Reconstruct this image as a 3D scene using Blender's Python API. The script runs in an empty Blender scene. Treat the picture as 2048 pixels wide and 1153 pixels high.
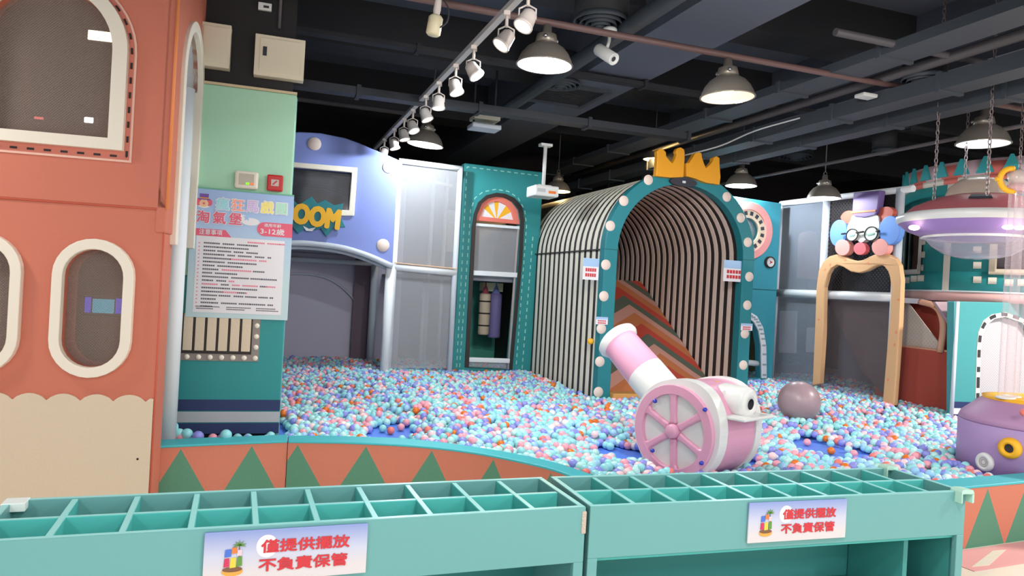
import bpy, bmesh, math, random
import numpy as np
from mathutils import Vector, Matrix
from mathutils.geometry import tessellate_polygon
random.seed(7)
PI = math.pi
scn = bpy.context.scene
col = scn.collection

# ------------------------------------------------------------------ camera, world, exposure
F_PX, ROLL, CAM_H = 1470.0, 0.055, 1.5
RX = Vector((math.cos(ROLL), 0, math.sin(ROLL)))
UP = Vector((-math.sin(ROLL), 0, math.cos(ROLL)))
FW = Vector((0, 1, 0))
CAM = Vector((0, 0, CAM_H))
cam = bpy.data.cameras.new('camera')
cam.sensor_width = 36.0
cam.lens = 36.0 * F_PX / 2048.0
cam.clip_start = 0.05
camo = bpy.data.objects.new('camera', cam)
col.objects.link(camo)
camo.matrix_world = Matrix(((RX.x, UP.x, -FW.x, 0), (RX.y, UP.y, -FW.y, 0), (RX.z, UP.z, -FW.z, CAM_H), (0, 0, 0, 1)))
scn.camera = camo

world = bpy.data.worlds.new('mall_light')
scn.world = world
world.use_nodes = True
bg = world.node_tree.nodes['Background']
bg.inputs[0].default_value = (0.95, 0.97, 1.0, 1)
bg.inputs[1].default_value = 1.5

scn.view_settings.view_transform = 'Standard'
scn.view_settings.look = 'None'
scn.view_settings.gamma = 1
scn.view_settings.exposure = 0.0
scn.view_settings.use_curve_mapping = False
scn.cycles.transparent_max_bounces = 24
scn.cycles.max_bounces = 8
scn.cycles.use_denoising = True
scn.cycles.sample_clamp_indirect = 6.0

YAW = 0.332                                   # the room is turned 19 degrees to the camera
ROOM_U = Vector((math.cos(YAW), math.sin(YAW), 0))
ROOM_N = Vector((-math.sin(YAW), math.cos(YAW), 0))

def room(a, b, z):
    return ROOM_U * a + ROOM_N * b + Vector((0, 0, z))

def disc_fill(name, p, power, size, color=(1, 0.96, 0.9)):
    l = bpy.data.lights.new(name, 'AREA')
    l.shape = 'DISK'; l.size = size; l.energy = power; l.color = color
    o = bpy.data.objects.new(name, l); col.objects.link(o)
    o.location = p
    return o

# unseen disc lights added beyond the frame to fill the room with light
for k, (a, b, pw) in enumerate([(-2.2, -0.4, 45), (1.0, 0.6, 45), (4.5, 0.8, 70), (-2.6, 4.2, 40), (7.6, 3.8, 170),
                                (0.5, -2.2, 50), (4.0, -1.8, 60), (8.0, 0.6, 100)]):
    disc_fill('fill_light', room(a, b, 3.05), pw, 0.4)
# unseen spots added above the frame to brighten the pit and the tunnel
for (a, b, ta, tb, tz, pw) in [(1.0, 3.0, 4.0, 8.4, 1.0, 230), (0.9, 2.3, 6.6, 7.0, 1.2, 260), (1.1, 1.6, 2.0, 9.0, 1.2, 200), (1.2, 3.2, 3.4, 5.6, 0.3, 60)]:
    l = bpy.data.lights.new('fill_spot', 'SPOT'); l.energy = pw; l.spot_size = 1.1; l.spot_blend = .8; l.shadow_soft_size = .08; l.color = (1, .96, .9)
    o = bpy.data.objects.new('fill_spot', l); col.objects.link(o); o.location = room(a + .7, b, 2.95)
    o.rotation_euler = (room(ta, tb, tz) - room(a + .7, b, 2.95)).to_track_quat('-Z', 'Y').to_euler()

# ------------------------------------------------------------------ helpers
def ray(px, py):
    return RX * ((px - 1024) / F_PX) + UP * ((576.5 - py) / F_PX) + FW

def at(px, py, depth):
    return CAM + ray(px, py) * depth

def atz(px, py, z):
    d = ray(px, py)
    return CAM + d * ((z - CAM_H) / d.z)

def lin(c):
    c = c / 255.0
    return c / 12.92 if c <= 0.04045 else ((c + 0.055) / 1.055) ** 2.4

def rgb(t):
    return (lin(t[0]), lin(t[1]), lin(t[2]), 1)

MATS = {}
def mat(name, c, rough=0.55, metal=0.0, bump=0.0, bscale=200.0, spec=0.4, emit=0.0, var=0.0, vscale=6.0):
    if name in MATS: return MATS[name]
    m = bpy.data.materials.new(name); m.use_nodes = True
    nt = m.node_tree; b = nt.nodes['Principled BSDF']
    b.inputs['Base Color'].default_value = rgb(c)
    b.inputs['Roughness'].default_value = rough
    b.inputs['Metallic'].default_value = metal
    b.inputs['Specular IOR Level'].default_value = spec
    if emit:
        b.inputs['Emission Color'].default_value = rgb(c)
        b.inputs['Emission Strength'].default_value = emit
    tc = None
    if bump or var:
        tc = nt.nodes.new('ShaderNodeTexCoord')
    if bump:
        n = nt.nodes.new('ShaderNodeTexNoise'); n.inputs['Scale'].default_value = bscale
        bp = nt.nodes.new('ShaderNodeBump'); bp.inputs['Strength'].default_value = bump; bp.inputs['Distance'].default_value = 0.01
        nt.links.new(tc.outputs['Object'], n.inputs['Vector'])
        nt.links.new(n.outputs['Fac'], bp.inputs['Height']); nt.links.new(bp.outputs['Normal'], b.inputs['Normal'])
    if var:
        n = nt.nodes.new('ShaderNodeTexNoise'); n.inputs['Scale'].default_value = vscale; n.inputs['Detail'].default_value = 4
        r = nt.nodes.new('ShaderNodeMapRange'); r.inputs['To Min'].default_value = 1 - var; r.inputs['To Max'].default_value = 1 + var
        mx = nt.nodes.new('ShaderNodeVectorMath'); mx.operation = 'SCALE'
        mx.inputs[0].default_value = rgb(c)[:3]
        nt.links.new(tc.outputs['Object'], n.inputs['Vector']); nt.links.new(n.outputs['Fac'], r.inputs['Value'])
        nt.links.new(r.outputs['Result'], mx.inputs['Scale']); nt.links.new(mx.outputs['Vector'], b.inputs['Base Color'])
    MATS[name] = m
    return m

def net(name, c, cover=0.4, period=0.03, depth=0.25):
    """woven play netting: strands of colour c with open holes between"""
    if name in MATS: return MATS[name]
    m = bpy.data.materials.new(name); m.use_nodes = True
    nt = m.node_tree; b = nt.nodes['Principled BSDF']; out = nt.nodes['Material Output']
    b.inputs['Base Color'].default_value = rgb(c); b.inputs['Roughness'].default_value = 0.8
    b.inputs['Specular IOR Level'].default_value = 0.1
    tr = nt.nodes.new('ShaderNodeBsdfTransparent'); mx = nt.nodes.new('ShaderNodeMixShader')
    tc = nt.nodes.new('ShaderNodeTexCoord')
    sp = nt.nodes.new('ShaderNodeSeparateXYZ'); nt.links.new(tc.outputs['Object'], sp.inputs[0])
    hx = nt.nodes.new('ShaderNodeMath'); hx.operation = 'ADD'
    nt.links.new(sp.outputs['X'], hx.inputs[0]); nt.links.new(sp.outputs['Y'], hx.inputs[1])
    sines = []
    for op in ('ADD', 'SUBTRACT'):
        d = nt.nodes.new('ShaderNodeMath'); d.operation = op
        nt.links.new(hx.outputs[0], d.inputs[0]); nt.links.new(sp.outputs['Z'], d.inputs[1])
        s = nt.nodes.new('ShaderNodeMath'); s.operation = 'MULTIPLY'; s.inputs[1].default_value = 2 * PI / period
        nt.links.new(d.outputs[0], s.inputs[0])
        q = nt.nodes.new('ShaderNodeMath'); q.operation = 'SINE'; nt.links.new(s.outputs[0], q.inputs[0])
        sines.append(q)
    mxm = nt.nodes.new('ShaderNodeMath'); mxm.operation = 'MAXIMUM'
    nt.links.new(sines[0].outputs[0], mxm.inputs[0]); nt.links.new(sines[1].outputs[0], mxm.inputs[1])
    mr = nt.nodes.new('ShaderNodeMapRange')
    mr.inputs['From Min'].default_value = -1; mr.inputs['From Max'].default_value = 1
    mr.inputs['To Min'].default_value = max(0, cover - depth); mr.inputs['To Max'].default_value = min(1, cover + depth * 0.5)
    nt.links.new(mxm.outputs[0], mr.inputs['Value'])
    nt.links.new(mr.outputs['Result'], mx.inputs[0]); nt.links.new(tr.outputs[0], mx.inputs[1]); nt.links.new(b.outputs[0], mx.inputs[2])
    nt.links.new(mx.outputs[0], out.inputs['Surface'])
    MATS[name] = m
    return m

def clear(name, c, alpha=0.25, rough=0.1):
    if name in MATS: return MATS[name]
    m = bpy.data.materials.new(name); m.use_nodes = True
    nt = m.node_tree; b = nt.nodes['Principled BSDF']; out = nt.nodes['Material Output']
    b.inputs['Base Color'].default_value = rgb(c); b.inputs['Roughness'].default_value = rough
    b.inputs['Specular IOR Level'].default_value = 0.7
    tr = nt.nodes.new('ShaderNodeBsdfTransparent'); mx = nt.nodes.new('ShaderNodeMixShader')
    lw = nt.nodes.new('ShaderNodeLayerWeight'); lw.inputs[0].default_value = 0.35
    mr = nt.nodes.new('ShaderNodeMapRange'); mr.inputs['To Min'].default_value = alpha; mr.inputs['To Max'].default_value = min(1, alpha + 0.45)
    nt.links.new(lw.outputs['Facing'], mr.inputs['Value']); nt.links.new(mr.outputs[0], mx.inputs[0])
    nt.links.new(tr.outputs[0], mx.inputs[1]); nt.links.new(b.outputs[0], mx.inputs[2]); nt.links.new(mx.outputs[0], out.inputs['Surface'])
    MATS[name] = m
    return m

class MB:
    """collects shapes of one part; build() links them as one mesh object"""
    def __init__(self):
        self.v = []; self.f = []; self.mi = []; self.sm = []; self.uv = {}
    def add(self, vs, fs, mi=0, smooth=False):
        o = len(self.v)
        self.v += [Vector(p) for p in vs]
        for f in fs:
            self.f.append([i + o for i in f]); self.mi.append(mi); self.sm.append(smooth)
        return self
    def box(self, x0, x1, y0, y1, z0, z1, mi=0):
        return self.add([(x, y, z) for z in (z0, z1) for y in (y0, y1) for x in (x0, x1)],
                        [(0, 2, 3, 1), (4, 5, 7, 6), (0, 1, 5, 4), (2, 6, 7, 3), (0, 4, 6, 2), (1, 3, 7, 5)], mi)
    def obox(self, a, b, w, h, up=(0, 0, 1), mi=0):
        a = Vector(a); b = Vector(b); d = (b - a).normalized(); u = Vector(up)
        if abs(d.dot(u)) > 0.95: u = Vector((1, 0, 0))
        s = d.cross(u).normalized(); t = s.cross(d).normalized()
        vs = []
        for p in (a, b):
            for i, j in ((-1, -1), (1, -1), (1, 1), (-1, 1)): vs.append(p + s * (i * w / 2) + t * (j * h / 2))
        return self.add(vs, [(3, 2, 1, 0), (4, 5, 6, 7), (0, 1, 5, 4), (1, 2, 6, 5), (2, 3, 7, 6), (3, 0, 4, 7)], mi)
    def prism(self, loops, y0, y1, mi=0, side_mi=None):
        """outline(s) in x,z; the first is the outside, others are holes; runs from y0 (front) to y1"""
        if not isinstance(loops[0][0], (tuple, list, Vector)): loops = [loops]
        loops = [[(p[0], p[1]) for p in l] for l in loops]
        flat = [p for l in loops for p in l]
        tris = tessellate_polygon([[Vector((p[0], p[1], 0)) for p in l] for l in loops])
        n = len(flat)
        vs = [(p[0], y0, p[1]) for p in flat] + [(p[0], y1, p[1]) for p in flat]
        fs = []
        for t in tris:
            a, b, c = [flat[i] for i in t]
            ccw = (b[0] - a[0]) * (c[1] - a[1]) - (b[1] - a[1]) * (c[0] - a[0]) > 0
            t = tuple(t) if ccw else tuple(reversed(t))
            fs.append(t); fs.append(tuple(i + n for i in reversed(t)))
        self.add(vs, fs, mi)
        o = len(self.v) - 2 * n
        k = 0
        for li, l in enumerate(loops):
            area = sum(l[i][0] * l[(i + 1) % len(l)][1] - l[(i + 1) % len(l)][0] * l[i][1] for i in range(len(l)))
            outward = (area > 0) == (li == 0)
            for i in range(len(l)):
                a = o + k + i; b = o + k + (i + 1) % len(l)
                q = [a, a + n, b + n, b] if outward else [b, b + n, a + n, a]
                self.f.append(q); self.mi.append(mi if side_mi is None else side_mi); self.sm.append(False)
            k += len(l)
        return self
    def tube(self, pts, r, seg=10, mi=0, closed=False):
        pts = [Vector(p) for p in pts]; n = len(pts)
        rs = r if isinstance(r, (list, tuple)) else [r] * n
        vs = []; prev = None
        for i, p in enumerate(pts):
            a = pts[(i - 1) % n] if (closed or i > 0) else p
            b = pts[(i + 1) % n] if (closed or i < n - 1) else p
            d = (b - a).normalized()
            if prev is None:
                u = Vector((0, 0, 1)) if abs(d.z) < 0.9 else Vector((1, 0, 0))
                s = d.cross(u).normalized()
            else:
                s = (prev - d * prev.dot(d)).normalized()
            prev = s; t = d.cross(s)
            for k in range(seg):
                an = 2 * PI * k / seg
                vs.append(p + (s * math.cos(an) + t * math.sin(an)) * rs[i])
        fs = []
        for i in range(n if closed else n - 1):
            j = (i + 1) % n
            for k in range(seg):
                k2 = (k + 1) % seg
                fs.append((i * seg + k, i * seg + k2, j * seg + k2, j * seg + k))
        self.add(vs, fs, mi, True)
        if not closed:
            o = len(self.v) - len(vs)
            self.f.append([o + k for k in reversed(range(seg))]); self.mi.append(mi); self.sm.append(False)
            self.f.append([o + (n - 1) * seg + k for k in range(seg)]); self.mi.append(mi); self.sm.append(False)
        return self
    def lathe(self, prof, c=(0, 0, 0), axis=(0, 0, 1), seg=32, mi=0, a0=0.0, a1=2 * PI, mis=None):
        """prof: (radius, height) pairs turned round the axis through c"""
        w = Vector(axis).normalized(); c = Vector(c)
        u = Vector((1, 0, 0)) if abs(w.x) < 0.9 else Vector((0, 1, 0))
        u = (u - w * u.dot(w)).normalized(); v = w.cross(u)
        full = abs(a1 - a0 - 2 * PI) < 1e-6
        ns = seg if full else seg + 1
        vs = []
        for k in range(ns):
            an = a0 + (a1 - a0) * k / seg
            d = u * math.cos(an) + v * math.sin(an)
            for r, h in prof: vs.append(c + d * r + w * h)
        m = len(prof)
        o = len(self.v); self.v += vs
        for k in range(seg):
            k2 = (k + 1) % ns
            for i in range(m - 1):
                q = [o + k * m + i, o + k2 * m + i, o + k2 * m + i + 1, o + k * m + i + 1]
                self.f.append(q); self.mi.append(mis[i] if mis else mi); self.sm.append(True)
        return self
    def ball(self, c, r, seg=16, mi=0, sc=(1, 1, 1)):
        n = seg // 2
        vs = []; c = Vector(c)
        for i in range(n + 1):
            th = PI * i / n
            for k in range(seg):
                a = 2 * PI * k / seg
                vs.append(c + Vector((math.sin(th) * math.cos(a) * sc[0], math.sin(th) * math.sin(a) * sc[1], math.cos(th) * sc[2])) * r)
        fs = [(i * seg + k, (i + 1) * seg + k, (i + 1) * seg + (k + 1) % seg, i * seg + (k + 1) % seg) for i in range(n) for k in range(seg)]
        return self.add(vs, fs, mi, True)
    def build(self, name, mats, parent=None, bevel=0.0, auto=None, recalc=True, segs=2):
        me = bpy.data.meshes.new(name)
        bm = bmesh.new()
        vv = [bm.verts.new(p) for p in self.v]
        for f, mi, sm in zip(self.f, self.mi, self.sm):
            if len(set(f)) < 3: continue
            try: fc = bm.faces.new([vv[i] for i in f])
            except ValueError: continue
            fc.material_index = mi; fc.smooth = sm
        bmesh.ops.remove_doubles(bm, verts=bm.verts, dist=1e-5)
        if recalc: bmesh.ops.recalc_face_normals(bm, faces=bm.faces)
        bm.to_mesh(me); bm.free()
        for m in (mats if isinstance(mats, (list, tuple)) else [mats]): me.materials.append(m)
        o = bpy.data.objects.new(name, me); col.objects.link(o)
        if parent is not None: o.parent = parent
        if bevel:
            b = o.modifiers.new('edge', 'BEVEL'); b.width = bevel; b.segments = segs; b.limit_method = 'ANGLE'; b.angle_limit = 0.6
            b.harden_normals = False
        return o

def tag(o, label=None, cat=None, group=None, kind=None):
    if label: o['label'] = label
    if cat: o['category'] = cat
    if group: o['group'] = group
    if kind: o['kind'] = kind
    return o

class Place:
    """an Empty at a thing's base; loc() turns a photo pixel into the thing's own x,z on its front plane"""
    def __init__(self, name, label, cat, p, yaw=0.0, group=None, z0=None):
        p = Vector(p)
        if z0 is not None: p = Vector((p.x, p.y, z0))
        self.o = bpy.data.objects.new(name, None); col.objects.link(self.o)
        self.o.empty_display_size = 0.1
        self.o.location = p; self.o.rotation_euler = (0, 0, yaw)
        self.p = p; self.yaw = yaw
        self.u = Vector((math.cos(yaw), math.sin(yaw), 0)); self.n = Vector((-math.sin(yaw), math.cos(yaw), 0))
        tag(self.o, label, cat, group)
    def to(self, P):
        d = Vector(P) - self.p
        return Vector((d.dot(self.u), d.dot(self.n), d.z))
    def loc(self, px, py, y=0.0):
        d = ray(px, py)
        t = ((self.p + self.n * y) - CAM).dot(self.n) / d.dot(self.n)
        q = self.to(CAM + d * t)
        return (q.x, q.z)
    def locs(self, pts, y=0.0):
        return [self.loc(a, b, y) for a, b in pts]
    def world(self, x, y, z):
        return self.p + self.u * x + self.n * y + Vector((0, 0, z))

def arch(x0, x1, z0, zs, n=20, rise=None):
    """outline: legs from z0 to the spring line zs and a round head"""
    r = (x1 - x0) / 2; c = (x0 + x1) / 2; rise = r if rise is None else rise
    return [(x0, z0), (x1, z0)] + [(c + r * math.cos(PI * i / n), zs + rise * math.sin(PI * i / n)) for i in range(n + 1)]

def capsule(x0, x1, z0, z1, n=14):
    r = (x1 - x0) / 2; c = (x0 + x1) / 2
    return [(c + r * math.cos(PI * i / n), z1 - r + r * math.sin(PI * i / n)) for i in range(n + 1)] + \
           [(c - r * math.cos(PI * i / n), z0 + r - r * math.sin(PI * i / n)) for i in range(n + 1)]

def ellipse(cx, cz, rx, rz, n=28, rot=0.0):
    return [(cx + rx * math.cos(a) * math.cos(rot) - rz * math.sin(a) * math.sin(rot),
             cz + rx * math.cos(a) * math.sin(rot) + rz * math.sin(a) * math.cos(rot)) for a in [2 * PI * i / n for i in range(n)]]

def smooth_poly(pts, n=6):
    """closed Catmull-Rom through pts"""
    out = []; m = len(pts)
    for i in range(m):
        p0, p1, p2, p3 = [Vector(pts[(i + k - 1) % m]) for k in range(4)]
        for k in range(n):
            t = k / n
            out.append(tuple(0.5 * ((2 * p1) + (p2 - p0) * t + (2 * p0 - 5 * p1 + 4 * p2 - p3) * t * t + (3 * p1 - p0 - 3 * p2 + p3) * t ** 3)))
    return out

def smooth_line(pts, n=6):
    pts = [Vector(p) for p in pts]
    e = [pts[0] * 2 - pts[1]] + pts + [pts[-1] * 2 - pts[-2]]
    out = []
    for i in range(len(pts) - 1):
        p0, p1, p2, p3 = e[i:i + 4]
        for k in range(n):
            t = k / n
            out.append(0.5 * ((2 * p1) + (p2 - p0) * t + (2 * p0 - 5 * p1 + 4 * p2 - p3) * t * t + (3 * p1 - p0 - 3 * p2 + p3) * t ** 3))
    return out + [pts[-1]]

def inset_ring(outer, inner):
    return [outer, inner]

def lettering(name, body, m, parent, x, y, z, size, rot=0.0, w=None, bold=0.0, align='CENTER', depth=0.002):
    """flat letters standing in the x,z plane and facing -y; w fits the width"""
    c = bpy.data.curves.new(name, 'FONT'); c.body = body; c.size = size; c.align_x = align; c.align_y = 'CENTER'
    c.extrude = depth; c.resolution_u = 3
    t = bpy.data.objects.new(name + '_curve', c); col.objects.link(t)
    bpy.context.view_layer.update()
    me = bpy.data.meshes.new_from_object(t.evaluated_get(bpy.context.evaluated_depsgraph_get()))
    bpy.data.objects.remove(t); bpy.data.curves.remove(c)
    me.name = name
    if w:
        xs = [v.co.x for v in me.vertices]; k = w / (max(xs) - min(xs))
        me.transform(Matrix.Scale(k, 4, (1, 0, 0)))
    if bold:
        r_ = bold * size; n_ = 6 if bold < .035 else 10
        vs, fs = [v.co.copy() for v in me.vertices], [tuple(p.vertices) for p in me.polygons]
        V_, F_ = [], []
        for k in range(n_):
            a = 2 * PI * k / n_; o_ = len(V_)
            V_ += [v + Vector((r_ * math.cos(a), r_ * math.sin(a), k * 2e-6)) for v in vs]; F_ += [tuple(i + o_ for i in f) for f in fs]
        bpy.data.meshes.remove(me); me = bpy.data.meshes.new(name); me.from_pydata([tuple(v) for v in V_], [], F_)
    M = Matrix.Translation((x, y, z)) @ Matrix.Rotation(-rot, 4, 'Y') @ Matrix.Rotation(PI / 2, 4, 'X')
    me.transform(M)
    me.materials.clear(); me.materials.append(m)
    o = bpy.data.objects.new(name, me); col.objects.link(o); o.parent = parent
    return o

# ------------------------------------------------------------------ shared materials
M_ORANGE = mat('orange_vinyl', (202, 116, 94), 0.6, bump=0.15, bscale=90, var=0.04, vscale=2.5)
M_ORANGE_PIPE = mat('orange_piping', (235, 140, 80), 0.5)
M_CREAM = mat('cream_vinyl', (214, 196, 172), 0.6, bump=0.15, bscale=60)
M_IVORY = mat('ivory_foam', (236, 226, 210), 0.55)
M_WHITE = mat('white_foam', (228, 230, 234), 0.6)
M_GREYW = mat('grey_white_foam', (200, 205, 214), 0.6)
M_TEAL = mat('teal_vinyl', (44, 140, 142), 0.5, var=0.04, vscale=2)
M_TEALD = mat('deep_teal_vinyl', (30, 120, 130), 0.5)
M_TEALB = mat('blue_teal_vinyl', (60, 150, 168), 0.5)
M_MINT = mat('mint_vinyl', (168, 212, 182), 0.6, bump=0.1, bscale=80)
M_NAVY = mat('navy_print', (42, 54, 98), 0.5)
M_BLACK = mat('black_paint', (30, 30, 32), 0.7)
M_DARK = mat('dark_print', (48, 40, 38), 0.6)
M_PURPLE = mat('periwinkle_vinyl', (128, 142, 206), 0.5, var=0.03, vscale=2)
M_YELLOW = mat('yellow_vinyl', (242, 178, 36), 0.5)
M_GOLD = mat('gold_vinyl', (226, 154, 30), 0.5)
M_PINK = mat('pink_fibreglass', (224, 160, 188), 0.28, spec=0.5)
M_GLOSSW = mat('white_fibreglass', (226, 226, 224), 0.3, spec=0.5)
M_REDP = mat('red_print', (196, 52, 60), 0.6)
M_PINKRED = mat('rose_print', (222, 96, 120), 0.6)
M_INK = mat('black_ink', (52, 52, 60), 0.7)
M_PAPER = mat('white_print', (226, 222, 226), 0.5)
M_SKYB = mat('sky_print', (160, 190, 224), 0.5)
M_METAL = mat('grey_metal', (112, 108, 104), 0.4, metal=0.3)
M_LILAC = mat('lilac_vinyl', (170, 140, 188), 0.5)
M_BULB = mat('cream_disc', (226, 206, 196), 0.5)
M_CEIL = mat('dark_ceiling_paint', (98, 104, 118), 0.8, var=0.1, vscale=1.0)
M_CEILB = mat('black_ceiling_paint', (50, 50, 54), 0.7)
M_DUCT = mat('grey_duct_paint', (72, 78, 86), 0.6)

# ------------------------------------------------------------------ the room
def room_quad(name, pts, m):
    mb = MB(); mb.add(pts, [tuple(range(len(pts)))])
    return tag(mb.build(name, m, recalc=False), kind='structure')

def room_box(name, a0, a1, b0, b1, z0, z1, m, kind='structure'):
    mb = MB(); mb.box(a0, a1, b0, b1, z0, z1)
    o = mb.build(name, m); o.rotation_euler = (0, 0, YAW)
    if kind: o['kind'] = kind
    return o

A0, A1, B0, B1, ZC = -5.2, 13.0, -3.5, 15.0, 4.45
M_FLOOR = mat('cream_floor', (232, 222, 206), 0.35, var=0.03)
M_WALLD = mat('dark_wall_paint', (66, 58, 58), 0.85)
room_box('floor', A0, A1, B0, B1, -0.1, 0.0, M_FLOOR)
room_box('ceiling', A0, A1, B0, B1, ZC, ZC + 0.1, M_CEIL)
room_box('wall_back', A0, A1, B1, B1 + 0.1, 0, ZC, M_WALLD)
room_box('wall_left', A0 - 0.1, A0, 1.5, B1, 0, ZC, M_WALLD)
room_box('wall_right', A1, A1 + 0.1, B0, B1, 0, ZC, M_WALLD)
# beams: deep ones towards the back wall, lower ones across
for k, (a0, a1, z) in enumerate([(-1.0, -0.55, 3.95), (3.05, 3.75, 3.75), (6.1, 6.6, 3.8)]):
    room_box('ceiling_beam', a0, a1, B0, B1, z, ZC, M_CEILB if k == 0 else M_CEIL)
for b0, b1, z in [(3.7, 4.15, 4.0), (5.7, 6.1, 4.0), (7.9, 8.3, 3.95), (10.4, 10.9, 3.9)]:
    room_box('ceiling_beam', A0, A1, b0, b1, z, ZC, M_CEILB)

def room_tube(name, label, cat, pts, r, m, group=None, seg=10):
    mb = MB(); mb.tube([room(*p) for p in pts], r, seg)
    return tag(mb.build(name, m), label, cat, group)

def room_duct(name, label, a0, a1, b0, b1, z0, z1, m, group=None):
    mb = MB(); mb.box(a0, a1, b0, b1, z0, z1)
    # flanged joints every 1.2 m along the longer side
    along_a = (a1 - a0) > (b1 - b0)
    L = (a1 - a0) if along_a else (b1 - b0)
    for i in range(1, int(L / 1.2) + 1):
        q = i * 1.2
        e = 0.018
        if along_a: mb.box(a0 + q - 0.02, a0 + q + 0.02, b0 - e, b1 + e, z0 - e, z1 + e)
        else: mb.box(a0 - e, a1 + e, b0 + q - 0.02, b0 + q + 0.02, z0 - e, z1 + e)
    o = mb.build(name, m); o.rotation_euler = (0, 0, YAW)
    return tag(o, label, 'duct', group)

def ab(px, py, z):
    """room coordinates of a pixel at height z"""
    q = atz(px, py, z); return (q.dot(ROOM_U), q.dot(ROOM_N))

M_DARKD = mat('dark_duct_paint', (52, 54, 60), 0.6)
M_PIPE = mat('dark_pipe_paint', (88, 84, 88), 0.5)
M_PIPER = mat('dull_red_pipe', (112, 86, 84), 0.5)
M_CABLE = mat('pale_cable', (196, 198, 200), 0.5)
a_, b_ = ab(1300, 82, 3.5); PIPE_B = b_
room_tube('sprinkler_pipe', 'long dull red pipe under the ceiling that carries the two nearest pendant lamps', 'pipe',
          [(A0 + 0.3, b_, 3.5), (A1 - 0.3, b_, 3.5)], 0.026, M_PIPER)
a_, b_ = ab(1080, 150, 3.65)
room_tube('conduit_pipe', 'dark round duct pipe running back past the first round ceiling vent', 'pipe',
          [(a_ + 0.15, -1.0, 3.65), (a_ + 0.15, 9.5, 3.65)], 0.07, M_DUCT)
a_, b_ = ab(1500, 240, 3.55)
room_tube('conduit_pipe', 'dark pipe running back above the warm yellow pendant lamp', 'pipe', [(a_, 2, 3.55), (a_, 12, 3.55)], 0.045, M_PIPE)
a_, b_ = ab(1750, 108, 3.6)
room_duct('cable_tray', 'long grey cable tray beneath the ceiling right of the warm pendant lamp', a_ - .16, a_ + .16, 1.0, 13.0, 3.5, 3.58, M_DUCT)
a_, b_ = ab(1850, 190, 3.35)
room_duct('air_duct', 'slim dark air duct running back above the clown panel', a_ - .12, a_ + .12, 1.0, 13.0, 3.32, 3.45, M_DUCT)
a_, b_ = ab(1700, 270, 3.3)
room_duct('air_duct', 'dark grey air duct running back above the saucer', a_ - .1, a_ + .1, 2.0, 13.0, 3.28, 3.42, M_DUCT)
a_, b_ = ab(1250, 165, 3.7)
room_duct('air_duct', 'dark crosswise air duct behind the nearest pendant lamp', -3.5, 9.5, b_ - .06, b_ + .06, 3.68, 3.72, M_CEILB)
a_, b_ = ab(1200, 258, 3.25)
room_duct('cable_tray', 'dark crosswise cable tray from which the projector hangs', -4.0, 4.4, b_ - .08, b_ + .08, 3.25, 3.32, M_DARKD)
a_, b_ = ab(700, 212, 3.75)
room_tube('conduit_pipe', 'thin dark pipe crossing the ceiling behind the row of track spotlights', 'pipe', [(-4.5, b_, 3.75), (2.0, b_, 3.75)], 0.03, M_PIPE)
a_, b_ = ab(1720, 90, 3.5)
room_tube('conduit_pipe', 'thin dark pipe crossing the ceiling in front of the chains', 'pipe', [(4.0, b_, 3.56), (11.0, b_, 3.56)], 0.03, M_PIPE)
a_, b_ = ab(1750, 330, 3.1)
room_tube('conduit_pipe', 'thin dark pipe running back just above the clown hat', 'pipe', [(a_, 4, 3.22), (a_, 14, 3.22)], 0.02, M_PIPE)
# pale cable sagging from the ceiling to the crown
q0, q1, q2, q3 = at(1365, 312, 8.3), at(1440, 292, 8.0), at(1510, 262, 7.6), at(1600, 236, 7.4)
mb = MB(); mb.tube(smooth_line([q0, q1, q2, q3], 8), 0.008, 6)
tag(mb.build('hanging_cable', M_CABLE), 'pale cable sagging from the ceiling pipes down to the yellow crown', 'cable')

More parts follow.
